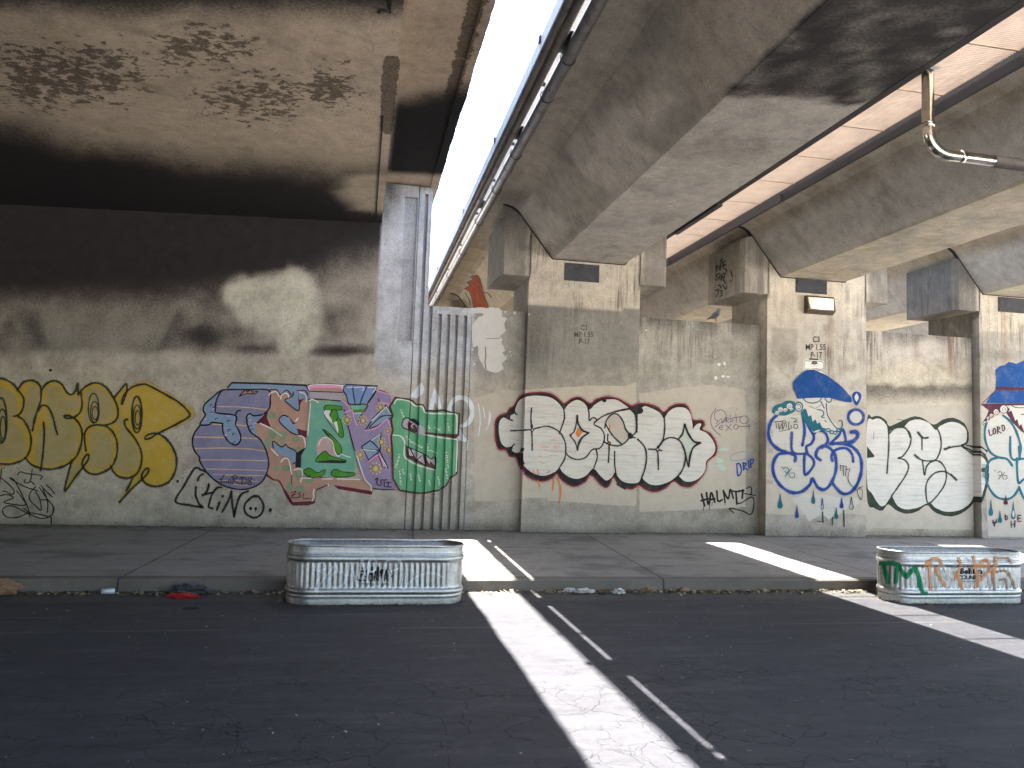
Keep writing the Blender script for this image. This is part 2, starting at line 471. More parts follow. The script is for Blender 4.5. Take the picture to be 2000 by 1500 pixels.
def build_paint(name, fr, surf, parent, label=None, base=.003, step=.00016):
    bm = bmesh.new(); mats = []
    for idx, (mat, kind, polys, lift) in enumerate(fr.items):
        if mat not in mats: mats.append(mat)
        mi = mats.index(mat)
        b2 = bmesh.new(); npoly = len(polys); offs = {}
        if kind == 'poly' and len(polys) == 1 and len(polys[0]) > 3:
            # constrained triangulation copes with outlines that cross themselves
            pts = [Vector(surf.map(u, v)) for u, v in polys[0]]; n = len(pts)
            vo, _, fo = cdt(pts, [(i, (i+1) % n) for i in range(n)], [], 1, 1e-5)[:3]
            vs = [b2.verts.new((q.x, q.y, 0.)) for q in vo]
            for t in fo:
                try: b2.faces.new([vs[i] for i in t])
                except ValueError: pass
            polys = []
        for k, pl in enumerate(polys):
            pts = [surf.map(u, v) for u, v in pl]
            vs = [b2.verts.new((a, b, (k/npoly)*.00012 if kind == 'strip' else 0.)) for a, b in pts]
            try: b2.faces.new(vs)
            except ValueError: pass
        if b2.verts:
            for ax, cuts in ((0, surf.scuts), (1, surf.tcuts)):
                lo = min(v.co[ax] for v in b2.verts); hi = max(v.co[ax] for v in b2.verts)
                for c in cuts:
                    if lo < c < hi:
                        co = [0, 0, 0]; co[ax] = c; no = [0, 0, 0]; no[ax] = 1
                        bmesh.ops.bisect_plane(b2, geom=list(b2.verts)+list(b2.edges)+list(b2.faces), dist=1e-6, plane_co=co, plane_no=no)
        mp = {}
        for v in b2.verts: mp[v.index if False else v] = bm.verts.new(surf.place(v.co.x, v.co.y, base+lift+idx*step+v.co.z))
        for f in b2.faces:
            try:
                g = bm.faces.new([mp[v] for v in f.verts]); g.material_index = mi
            except ValueError: pass
        b2.free()
    o = obj(name, bm, mats, parent)
    if label: o['label'] = label
    return o

# ---------------------------------------------------------------- tones of the bare surfaces
from mathutils.geometry import delaunay_2d_cdt as cdt
TAN = (.37, .334, .285); BUFF = (.425, .383, .32); GREY = (.24, .232, .215); PALE = (.46, .42, .345)
def nz(u, v, s, k=0.): return mn.noise(Vector((u*s, v*s, k)))

def tone_abut(p):
    u, v = to_px((p.x, min(p.y, YW), p.z))
    w = 22*nz(u, v, .012)+9*nz(u, v, .05, 4)
    soot = 0.; st = .15; col = TAN
    if p.z > 5.5 or p.x > .2:           # pilaster and ribs
        col = lerp3((.46, .48, .52), TAN, sm(690, 760, v+w))  # whitish coat, with the sky's blue light put into its colour
        if u > 838: col = lerp3(col, (.36, .355, .34), .35)
        if u > 925: col = lerp3((.27, .262, .235), TAN, sm(700, 750, v+w))
        st = .3*(1-sm(650, 720, v))
        soot = max(soot, .75*gz(u, v, 762, 350, 22, 70), .55*gz(u, v, 752, 400, 16, 60), .9*sm(368, 352, v), .35*gz(u, v, 760, 712, 60, 26))
        soot = max(soot, .3*gz(u, v, 850, 640, 45, 60)*(.5+.5*nz(u, v, .06, 8)))
        if p.y > YW+.03: soot = max(soot, .3)  # groove recesses darkened: extra shade put into their colour
    else:
        mid = 612-92*sm(500, 745, u)
        soot = 1-sm(mid-105, mid+95, v+.9*w)
        soot = max(soot, (.58+.25*nz(u, v, .02, 2))*sm(700, 676, v+.4*w)*sm(660, 560, u)*sm(420, 480, v))
        soot = max(soot, (.50+.28*nz(u, v, .03, 7))*sm(708, 650, v+.5*w)*(1-.45*sm(640, 745, u))*sm(520, 580, v))
        soot = max(soot, .93*gz(u, v, 400, 655, 75, 38)+.1*nz(u, v, .03, 3), .9*gz(u, v, 665, 686, 95, 17), .75*gz(u, v, 500, 680, 90, 16), .45*gz(u, v, 40, 660, 60, 30))
        # buffed-out clouds of pale grey
        dd = min(math.hypot((u-548)/80, (v-594)/72), math.hypot((u-580)/46, (v-650)/50), math.hypot((u-480)/50, (v-570)/40)+.12)
        cl = sm(1.28, .62, dd+.30*nz(u, v, .018, 6)+.16*nz(u, v, .05, 2))
        poly = sm(55, 85, u-(v-600)*.35)*sm(8, -8, u-345+(v-610)*.55)*sm(585, 625, v+w*.5)*sm(700, 680, v)
        soot *= 1-.97*cl; soot *= 1-.38*poly
        col = lerp3(col, (.43, .42, .35), cl); col = lerp3(col, (.29, .27, .225), poly*(1-cl))
        soot *= sm(712, 690, v+.4*w) if v > 640 else 1
        col = lerp3(col, (.36, .325, .26), sm(690, 720, v)*sm(400, 100, u))
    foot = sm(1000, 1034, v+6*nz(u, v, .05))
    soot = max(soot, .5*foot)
    return col, min(1, soot), st, 0.

def tone_c1(p):
    u, v = to_px((p.x, 13.1, p.z))
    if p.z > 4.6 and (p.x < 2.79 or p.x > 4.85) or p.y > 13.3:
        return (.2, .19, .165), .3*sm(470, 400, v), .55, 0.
    w = 14*nz(u, v, .02)
    if v < 601+(u-1140)*.045: return PALE, .3*gz(u, v, 1035, 450, 18, 50), .75+.25*sm(1150, 1240, u), 0.
    k = sm(690, 752, v+w)
    col = lerp3((.2, .195, .175), (.3, .285, .245), k)
    soot = .45*gz(u, v, 1045, 660, 35, 90)
    if v > 960: col = lerp3(col, (.33, .3, .26), .6)
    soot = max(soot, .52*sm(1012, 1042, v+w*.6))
    return col, soot, .55*(1-k), 0.
def tone_c3(p):
    u, v = to_px((p.x, 13.05, p.z))
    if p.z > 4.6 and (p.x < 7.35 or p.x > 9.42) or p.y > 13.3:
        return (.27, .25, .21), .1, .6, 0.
    w = 12*nz(u, v, .03)
    col = (.52, .475, .385)
    if v > 621+(u-1590)*.06: col = (.45, .415, .35)
    soot = 0.
    if 1508 < u < 1556 and 640 < v < 716: col = lerp3(col, (.31, .285, .23), .8*sm(720, 708, v+abs(u-1532)*.2))
    band = max(gz(u, v+w, 1515, 768, 50, 24), .8*gz(u, v+w, 1680, 800, 30, 18), gz(u, v+w, 1490, 775, 30, 26))
    soot = .5*band
    col = lerp3(col, TAN, sm(800, 830, v+w))
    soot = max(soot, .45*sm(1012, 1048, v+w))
    col = lerp3(col, (.25, .17, .10), .5*(gz(u, 0, 1622, 0, 7, 1)+.6*gz(u, 0, 1640, 0, 3, 1))*sm(760, 650, v)*sm(540, 610, v))
    return col, soot, (.9 if u > 1605 else .4)*sm(780, 720, v)*(1. if 1600 < u < 1640 else .7), 0.
def tone_panel1(p):
    u, v = to_px((p.x, YW, p.z)); w = 12*nz(u, v, .03)
    top = sm(690, 615, v+2*w)
    col = lerp3((.33, .315, .275), (.3, .275, .235), sm(760, 1000, v))
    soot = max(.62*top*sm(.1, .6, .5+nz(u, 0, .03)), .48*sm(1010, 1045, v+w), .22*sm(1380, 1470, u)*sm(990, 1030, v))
    return col, soot, .8*sm(800, 640, v), 0.
def tone_panel2(p):
    u, v = to_px((p.x, YW, p.z)); w = 7*nz(u, v, .05)
    col = lerp3((.42, .385, .33), (.43, .385, .3), sm(700, 720, v))
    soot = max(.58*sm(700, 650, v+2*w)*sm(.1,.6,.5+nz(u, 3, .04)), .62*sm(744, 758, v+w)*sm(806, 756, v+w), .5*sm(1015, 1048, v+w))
    col = lerp3(col, (.24, .13, .06), .75*gz(u+.03*(v-650), 0, 1858, 0, 5, 1)*sm(760, 690, v)+.4*gz(u, 0, 1790, 0, 4, 1)*sm(730, 690, v))
    return col, soot, 1.*sm(775, 650, v), 0.
def tone_c5(p):
    u, v = to_px((p.x, 13.1, p.z)); w = 10*nz(u, v, .05)
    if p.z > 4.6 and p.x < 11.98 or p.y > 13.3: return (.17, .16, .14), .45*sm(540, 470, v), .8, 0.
    col = (.52, .47, .38) if v < 648 else (.36, .335, .285)
    if v > 760: col = TAN
    soot = max(.35*gz(u, v, 1915, 770, 20, 20), .4*gz(u, v, 1960, 695, 60, 14))
    if v < 760: col = lerp3(col, (.26, .15, .075), .5*gz(u, 0, 1962, 0, 5, 1))
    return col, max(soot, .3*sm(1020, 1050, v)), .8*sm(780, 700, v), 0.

# ---------------------------------------------------------------- ground
def structure(name, bm, mat, **k):
    o = obj(name, bm, mat, **k); o['kind'] = 'structure'; return o
def build_ground():
    bm = bmesh.new(); sheet(bm, [-400, 400], [-400, 400], lambda x, y: (x, y, -.03))
    structure('ground', bm, simple('dry_bare_ground', (.50, .455, .41), .95, var=.25, scale=.7))
    bm = bmesh.new(); sheet(bm, frange(-60, 80, 10), frange(13.5, 90, 10), lambda x, y: (x, y, -.01))
    structure('yard', bm, simple('yard_gravel', (.26, .23, .20), .95, var=.4, scale=5))
    bm = bmesh.new(); sheet(bm, frange(-60, 15.6, 2.1), frange(YB-.5, 8.92, 2), lambda x, y: (x, y, 0.))
    structure('road', bm, M_ASPH)
    xs = frange(-60, 60, .25)
    pr = [(8.92, -.02), (8.925, .118), (8.945, .137), (9.09, .14), (13.45, .203)]
    def f(x, i): return (x, pr[i][0]+(.006*mn.noise(Vector((x*1.3, i, 0))) if i in (1, 2) else 0), pr[i][1]+(.004*mn.noise(Vector((x*2, 5, i))) if i in (1, 2, 3) else 0))
    bm = bmesh.new(); sheet(bm, xs, range(4), f); structure('kerb', bm, M_KERB)
    bm = bmesh.new(); sheet(bm, xs, (3, 4), f); structure('pavement', bm, M_PAVE)
# ---------------------------------------------------------------- concrete structures
GC = (3.87, 8.295, 12.75)                      # girder centre lines
def front(bm, x0, x1, z0, z1, st, y=None, xe=(), ze=()):
    return sheet(bm, frange(x0, x1, st, xe), frange(z0, z1, st, ze), lambda x, z: (x, prof(x, z) if y is None else y, z))

def build_abutment():
    bm = bmesh.new()
    sof = lambda x: 5.46+.04*(max(-8, min(x, .2))-.2)
    zs = [i/88 for i in range(89)]
    sheet(bm, frange(-46, -7, 1.)[:-1]+frange(-7, .2, .06), zs, lambda x, t: (x, YW, -.05+t*(sof(x)+.25)))
    front(bm, .2, 1.04, -.05, 6.17, .06, xe=XCUT, ze=(6.045, 6.055, 5.955, 5.965, 3.925, 3.935, 3.415, 3.425))
    front(bm, 1.04, 2.84, -.05, 4.07, .06, xe=XCUT, ze=(3.925, 3.935))
    # tops, ends and the mass behind
    for x0, x1, z, y1 in ((.2, 1.04, 6.17, 15.), (1.04, 2.84, 4.07, 13.6), (-46, .2, 5.7, 15.)):
        sheet(bm, [x0, x1], [YW, y1], lambda x, y: (x, y, z))
    sheet(bm, frange(YW, 15., .3), frange(4.07, 6.17, .3), lambda y, z: (1.04, y, z))
    sheet(bm, [YW, 15.], [5.4, 6.17], lambda y, z: (.2, y, z), flip=True)
    for x0, x1, z1, y in ((-46, 1.04, 6.1, 15.), (1.04, 2.84, 4.07, 13.6)):
        sheet(bm, [x0, x1], [-.05, z1], lambda x, z: (x, y, z), flip=True)
    o = obj('abutment_wall', bm, M_WALL)
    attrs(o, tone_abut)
    tag(o, 'tall soot blackened concrete abutment wall with vertical ribs at its right end', 'wall')
    return o

def girder_profile(c, grow=0.):
    L = [(-.66, 5.03), (-.72, 5.09), (-1.0, 5.44), (-1.26, 5.765), (-1.33, 5.85), (-1.43, 5.91), (-1.58, 5.945), (-1.90, 5.985)]
    g = grow
    left = [(c+a-(g if i < 7 else 0)*.9, z-g*(.8 if i > 0 else 1)) for i, (a, z) in enumerate(L)]
    right = [(c-a+(g if i < 7 else 0)*.9, z-g*(.8 if i > 0 else 1)) for i, (a, z) in enumerate(L[:7])]
    return left, right
def build_girder(c, tone):
    left, right = girder_profile(c)
    right = right+[(c+1.70, 5.985)]
    loop = left[::-1]+right                      # tip, web, soffit, web, tip
    pts = []
    for i in range(len(loop)-1):
        a, b = loop[i], loop[i+1]; L = math.hypot(b[0]-a[0], b[1]-a[1]); m = max(1, int(L/.14))
        pts += [(a[0]+(b[0]-a[0])*j/m, a[1]+(b[1]-a[1])*j/m) for j in range(m)]
    pts.append(loop[-1])
    pts += [(c+1.70, 6.16), (c-1.90, 6.16), pts[0]]
    bm = bmesh.new()
    ys = frange(YB, 2.4, 1.)[:-1]+frange(2.4, 14, .13)[:-1]+frange(14, 34, .6)
    g = sheet(bm, range(len(pts)), ys, lambda i, y: (pts[i][0], y, pts[i][1]), flip=True)
    for row, fl in ((g[0], False), (g[-1], True)):
        q = row[:-1]; bm.faces.new(q if fl else q[::-1])
    bmesh.ops.remove_doubles(bm, verts=bm.verts, dist=1e-5)
    o = obj('viaduct_girder', bm, M_GIRD)
    for f in o.data.polygons: f.use_smooth = False
    attrs(o, tone)
    return o
def tone_g1(p):
    u, v = to_px(p); w = 16*nz(u, v, .012)+7*nz(u, v, .06)
    off = p.x-GC[0]; col = (.45, .42, .375); soot = 0.; st = 0.
    if p.y > 15: col = (.40, .35, .26)
    elif off > -.7 and p.z < 5.12:            # soffit: burnt patch near the street side
        edge = 185+.06*(u-1400)+w*.8
        soot = sm(edge+9, edge-7, v+5*nz(u, v, .08, 1))*(.82+.30*nz(u, v, .018, 5)+.22*nz(u, v, .07, 2))
        soot = max(soot, .35*gz(u, v, 1170, 440, 80, 10), .25*gz(u, v, 1290, 452, 30, 12))
        col = lerp3(col, (.45, .43, .36), .6*gz(u, v, 1500, 235, 190, 12)+.3*gz(u, v, 1400, 330, 200, 26))
        col = lerp3(col, (.29, .27, .225), .6*gz(u, v, 1400, 290, 140, 18))
    elif p.z < 5.78:                          # web: pale patching
        k = sm(-.02, .04, nz(u*.7+v*.5, v, .011, 7)); col = lerp3((.36, .335, .295), (.50, .47, .42), k)
        k2 = sm(1325+(v*.25), 1300+(v*.25), u+w*.6)
        col = lerp3((.42, .375, .32), col, k2)
    else:
        col = (.41, .375, .325); soot = max(.55*gz(u, v, 1000, 385, 60, 26), .22*sm(.0, .3, nz(u, v, .016, 3)))
    return col, min(.95, max(0, soot)), st, 0.
def tone_g2(p):
    u, v = to_px(p); w = 10*nz(u, v, .02)
    off = p.x-GC[1]
    if p.z < 5.12 and off > -.72: return lerp3((.48, .43, .33), (.40, .37, .30), sm(-.1, .2, nz(u, v, .02))), 0., 0., 0.
    if p.z < 5.70: return (.47, .455, .42), 0., 0., 0.
    return lerp3((.36, .315, .25), (.44, .40, .34), sm(-.2, .3, nz(u, v, .02))), .15*gz(u, v, 1760, 240, 160, 18), 0., 0.

def build_column(c, x0, x1, yf, tone, label):
    bm = bmesh.new()
    sheet(bm, frange(x0, x1, .06), frange(-.05, 5.7, .06), lambda x, z: (x, yf, z))
    for x, fl in ((x0, True), (x1, False)):
        sheet(bm, frange(yf, yf+1.4, .2), frange(-.05, 5.7, .12), lambda y, z: (x, y, z), flip=fl)
    sheet(bm, [x0, x1], [-.05, 5.7], lambda x, z: (x, yf+1.4, z), flip=True)
    sheet(bm, [x0, x1], [yf, yf+1.4], lambda x, y: (x, y, 5.7))
    for s in (-1, 1):
        e = x0 if s < 0 else x1; inner = e-s*.02; outer = e+s*.53; z0, z1 = 4.68, 5.86
        pro = [(outer, yf+.07), (outer-s*.06, yf)]          # chamfered front arris
        path = [(inner, yf), (outer-s*.07, yf), (outer, yf+.09), (outer, yf+1.4), (inner, yf+1.4)]
        pp = []
        for i in range(4):
            a, b = path[i], path[i+1]; L = math.hypot(b[0]-a[0], b[1]-a[1]); m = max(1, int(L/.1))
            pp += [(a[0]+(b[0]-a[0])*j/m, a[1]+(b[1]-a[1])*j/m) for j in range(m)]
        pp.append(path[-1])
        zs = frange(z0, z1, .1)
        def top(x): return z1-.16*abs(x-inner)/.55
        sheet(bm, range(len(pp)), zs, lambda i, z: (pp[i][0], pp[i][1], z0+(z-z0)/(z1-z0)*(top(pp[i][0])-z0)), flip=(s > 0) is False)
        for zz in (0, 1):
            vs = [bm.verts.new((x, y, z0 if zz == 0 else top(x))) for x, y in path]
            bm.faces.new(vs if (s < 0) == (zz == 0) else vs[::-1])
    bmesh.ops.remove_doubles(bm, verts=bm.verts, dist=1e-5)
    bmesh.ops.recalc_face_normals(bm, faces=bm.faces)
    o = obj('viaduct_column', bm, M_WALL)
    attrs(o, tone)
    tag(o, label, 'column', 'columns under the viaduct girders')
    # dark open joint around the seated girder
    bm = bmesh.new()
    L, R = girder_profile(c, .018); loop = L[:7][::-1]+R[:7]
    # only the part of the joint on the column face and wings
    extrude_xz(bm, loop, yf-.006, yf+.05)
    obj('bearing_joint', bm, M_DARKGAP, o)
    return o

def build_panel(x0, x1, zt, tone, label):
    bm = bmesh.new()
    front(bm, x0, x1, -.05, zt, .06, y=YW)
    sheet(bm, frange(x0, x1, .2), [YW, YW+.28], lambda x, y: (x, y, zt))
    sheet(bm, [x0, x1], [-.05, zt], lambda x, z: (x, YW+.28, z), flip=True)
    for x, fl in ((x0, True), (x1, False)): sheet(bm, [YW, YW+.28], [-.05, zt], lambda y, z: (x, y, z), flip=fl)
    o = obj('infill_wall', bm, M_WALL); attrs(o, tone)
    return tag(o, label, 'wall', 'low concrete walls between the columns')

# ---- the burnt bridge on the left
def tone_bridge(p):
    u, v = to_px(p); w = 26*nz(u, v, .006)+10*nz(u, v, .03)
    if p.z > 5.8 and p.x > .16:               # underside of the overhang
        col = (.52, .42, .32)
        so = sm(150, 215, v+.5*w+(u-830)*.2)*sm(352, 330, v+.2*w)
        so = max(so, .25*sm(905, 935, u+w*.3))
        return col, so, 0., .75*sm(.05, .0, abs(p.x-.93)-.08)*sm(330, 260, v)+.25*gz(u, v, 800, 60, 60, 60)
    if u > 5e4: return (.3, .25, .19), .6, 0., .3
    col = (.52, .435, .335)
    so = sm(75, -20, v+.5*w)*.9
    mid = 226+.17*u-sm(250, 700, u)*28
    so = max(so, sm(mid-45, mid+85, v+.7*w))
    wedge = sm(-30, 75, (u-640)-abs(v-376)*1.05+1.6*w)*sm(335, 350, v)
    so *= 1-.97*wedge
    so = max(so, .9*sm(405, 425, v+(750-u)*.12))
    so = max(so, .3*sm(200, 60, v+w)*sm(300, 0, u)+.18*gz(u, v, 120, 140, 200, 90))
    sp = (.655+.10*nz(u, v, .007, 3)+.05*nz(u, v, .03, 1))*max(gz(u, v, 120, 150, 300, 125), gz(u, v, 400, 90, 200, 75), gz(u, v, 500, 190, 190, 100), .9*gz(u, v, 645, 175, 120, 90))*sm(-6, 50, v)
    sp = max(sp, 1.25*sm(20, 8, abs(u-762-(v-180)*-.05))*sm(95, 125, v)*sm(270, 250, v))
    return col, min(1, so), 0., min(1.25, sp)

def build_bridge():
    root = empty('overpass', (.18, YL, 5.46))
    bm = bmesh.new()
    zb = lambda x: 5.46+.04*(max(x, -8)-.18)
    xs = frange(-46, -5.5, 1.)[:-1]+frange(-5.5, .18, .055); ys = frange(YL, 3., 1)[:-1]+frange(3., 13.42, .07)
    sheet(bm, xs, ys, lambda x, y: (x, y, zb(x)), flip=True)
    sheet(bm, ys, frange(5.46, 6.22, .1), lambda y, z: (.18, y, z))
    sheet(bm, frange(-46, .18, 2), [5., 6.22], lambda x, z: (x, YL, z if z > 5.3 else zb(x)))
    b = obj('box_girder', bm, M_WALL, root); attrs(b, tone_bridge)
    bm = bmesh.new()
    ys2 = frange(YL, 2, 1)[:-1]+frange(2., 16, .07)[:-1]+frange(16, 34, 1)
    prf = [(.16, 6.2), (.3, 6.2), (.45, 6.2), (.6, 6.2), (.75, 6.2), (.82, 6.2), (.88, 6.2), (.93, 6.2), (.985, 6.2), (.99, 6.16), (1.12, 6.15), (1.13, 6.62), (1.02, 6.64), (1.0, 7.2), (.8, 7.2), (.75, 6.6), (-46, 6.55), (-46, 6.2)]
    def dk(i, y):
        x, z = prf[i]
        if i in (10, 11): x += .018*mn.noise(Vector((y*1.1, 3, i*.1)))+.008*mn.noise(Vector((y*6, 3, 0)))
        return (x, y, z)
    g = sheet(bm, range(len(prf)), ys2, dk, flip=True)
    for row, fl in ((g[0], False), (g[-1], True)): bm.faces.new(row if fl else row[::-1])
    bmesh.ops.recalc_face_normals(bm, faces=bm.faces)
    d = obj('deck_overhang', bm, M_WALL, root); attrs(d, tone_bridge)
    bm = bmesh.new(); box(bm, -46, -2.5, -8.6, -8, -.1, 5.0); obj('unseen_light_blocker', bm, simple('light_blocker_concrete', (.24, .22, .19), .9), root)  # unseen wall added behind the camera to darken the left side
    # drainage groove and stub of pipe near the soffit edge
    bm = bmesh.new()
    x = .07
    for y0, y1 in ((4.2, 6.6), (8.8, 13.2)): box(bm, x-.008, x+.008, y0, y1, zb(x)-.012, zb(x)+.01)
    tube(bm, [(x, 6.55, zb(x)-.012), (x-.08, 6.55, zb(x)-.012), (x-.1, 6.62, zb(x)-.0)], .012, 6)
    obj('drip_strip', bm, M_DARKGAP, root)
    return tag(root, 'old concrete overpass with soot blackened and spalled underside on the left', 'bridge')

# ---- steel between the decks and along the deck edge
def build_grating():
    x0, x1, z = 5.60, 6.20, 5.75
    bm = bmesh.new()
    n = 33
    for i in range(n):
        y = .012+i*.99/n
        box(bm, x0, x1, y, y+.004, z, z+.026)
    for k in range(7):
        x = x0+(k+.03)*(x1-x0-.01)/6
        box(bm, x, x+.008, .012, .99, z+.0265, z+.034)
    for y in (0., .992): box(bm, x0, x1, y, y+.01, z-.004, z+.03)
    first = obj('walkway_grating', bm, M_GRATE)
    tag(first, 'rusty steel walkway grating panel in the gap between two girders', 'grating', 'steel grating panels between the two girders')
    for i in range(24):
        o = first if i == 0 else first.copy()
        if i: COL.objects.link(o)
        o.location = (0, 1.2+i*1.006, 0)
    bm = bmesh.new()
    box(bm, 5.50, 5.597, 1., 26, 5.735, 5.80); box(bm, 5.50, 5.51, 1, 26, 5.8, 5.99)
    box(bm, 5.515, 5.61, 11.4, 13.2, 5.70, 5.734)
    o = obj('edge_beam', bm, M_FRAME); tag(o, 'dark steel edge beam along the near girder carrying the grating', 'beam')
    bm = bmesh.new()
    box(bm, 6.203, 6.215, 1., 26, 5.60, 5.74); box(bm, 6.216, 6.25, 1., 26, 5.60, 5.612); box(bm, 6.203, 6.2155, 1., 26, 5.741, 5.999)
    for y0, y1 in ((10.6, 12.6), (15, 18)): box(bm, 6.17, 6.2025, y0, y1, 5.575, 5.70)
    box(bm, 6.216, 6.41, 1., 26, 6.0, 6.012)  # plate added to stop sun leaking between beam and flange
    o = obj('edge_beam', bm, M_FRAME); tag(o, 'dark steel edge beam along the second girder under the sunlit grating', 'beam')
    bm = bmesh.new(); box(bm, 5.75, 6.02, 15.2, 15.42, 5.71, 5.735)
    tag(obj('junction_box', bm, M_FRAME), 'small dark junction box under the grating beyond the first column', 'box')

def build_deck_pipes():
    c = GC[0]
    def run(name, x, z, r, label, joints, mat, y0=.5, y1=33, jr=1.25, jl=.12, part='coupling'):
        bm = bmesh.new(); ys = frange(y0, y1, .8)
        tube(bm, [(x+.006*mn.noise(Vector((y*.4, x, 1))), y, z+.008*mn.noise(Vector((y*.4, x, 5)))) for y in ys], r, 12)
        o = obj(name, bm, mat); tag(o, label, 'pipe', 'pipes along the edge of the near girder')
        for y in joints:
            b2 = bmesh.new(); tube(b2, [(x, y-jl, z), (x, y-jl*.9, z), (x, y+jl*.9, z), (x, y+jl, z)], [r*1.02, r*jr, r*jr, r*1.02], 12)
            obj(part, b2, mat, o)
        return o
    zf = 5.985
    run('drain_pipe', 2.00, zf-.095, .075, 'fat grey drain pipe hung under the edge of the near girder', (4.1, 6.2, 8.6, 11.2, 14., 17, 20), M_PIPE, y0=5.2, jr=1.06, jl=.05)
    o = run('drain_pipe', 1.99, zf-.105, .058, 'short brown pipe section joined to the fat grey drain pipe', (), M_PIPED, y0=.5, y1=4.95)
    b2 = bmesh.new(); tube(b2, [(2., 4.55, zf-.1), (2., 4.6, zf-.1), (2., 4.95, zf-.1), (2., 5.0, zf-.1), (2., 5.25, zf-.1)], [.06, .095, .095, .07, .066], 14); obj('expansion_sleeve', b2, M_PIPE, o)
    run('conduit', 1.853, zf-.02, .048, 'dark conduit beside the fat drain pipe along the girder edge', (4.6, 7.4, 10.1, 13, 16, 19), M_PIPED, jr=1.12)
    run('conduit', 1.762, zf+.0, .048, 'outermost dark conduit against the sky along the girder edge', (3.8, 6.6, 9.2, 12, 15, 18), M_PIPED, jr=1.12)
    bm = bmesh.new(); box(bm, 1.69, 1.70, .5, 33, 5.93, 6.09)
    fas = obj('edge_fascia', bm, simple('pale_blue_fascia', (.3, .38, .5), .5)); tag(fas, 'thin pale metal fascia strip along the outer edge of the near girder', 'fascia')
    for i, y in enumerate((2.6, 4.35, 6.0, 7.75, 8.7, 10.6, 12.2, 14.1, 16.5, 19, 22, 26)):
        bm = bmesh.new()
        box(bm, 1.70, 2.1, y, y+.045, 6.02, 6.05); box(bm, 1.70, 1.712, y, y+.05, 5.925, 6.02)
        if i % 2: box(bm, 1.672, 1.689, y, y+.07, 6.03, 6.10)
        tube(bm, [(2.0+.083*math.cos(k*2*PI/16), y+.02, zf-.095+.083*math.sin(k*2*PI/16)) for k in range(17)], .006, 5, cap=False)
        obj('pipe_bracket', bm, M_FRAME, fas)
    for y in (5.45, 7.42, 9.9, 13.2):
        bm = bmesh.new(); box(bm, 1.89, 1.975, y, y+.45, 5.99, 6.0); obj('cover_strip', bm, M_FRAME, fas)

def build_downpipe():
    bm = bmesh.new()
    x, y = 5.66, 6.83; zb = 5.12; pts = [(x, y, 6.1), (x, y, zb)]
    for k in range(1, 9):
        a = k/8*PI/2; pts.append((x+.24*(1-math.cos(a)), y, zb-.24*math.sin(a)))
    pts += [(x+.30, y, 4.88), (12.3, y, 4.82)]
    pts = [pts[0]]+[Vector(pts[0]).lerp(Vector(pts[1]), t/4) for t in range(1, 4)]+pts[1:]
    tube(bm, pts, .060, 18, cap=True)
    o = obj('drain_pipe', bm, M_CHROME, smooth=True)
    for nm, p0, p1 in (('coupling', (x, y, 5.20), (x, y, 5.15)), ('coupling', (x+.37, y, 4.88), (x+.42, y, 4.88)), ('pipe_wrap', (x+.78, y, 4.876), (12.2, y, 4.82))):
        b2 = bmesh.new(); tube(b2, [p0, p1], .064 if nm == 'coupling' else .0635, 18)
        obj(nm, b2, M_CHROME if nm == 'coupling' else M_PIPED, o)
    tag(o, 'bent steel downpipe dropping from the grating and turning right under the girders', 'pipe')
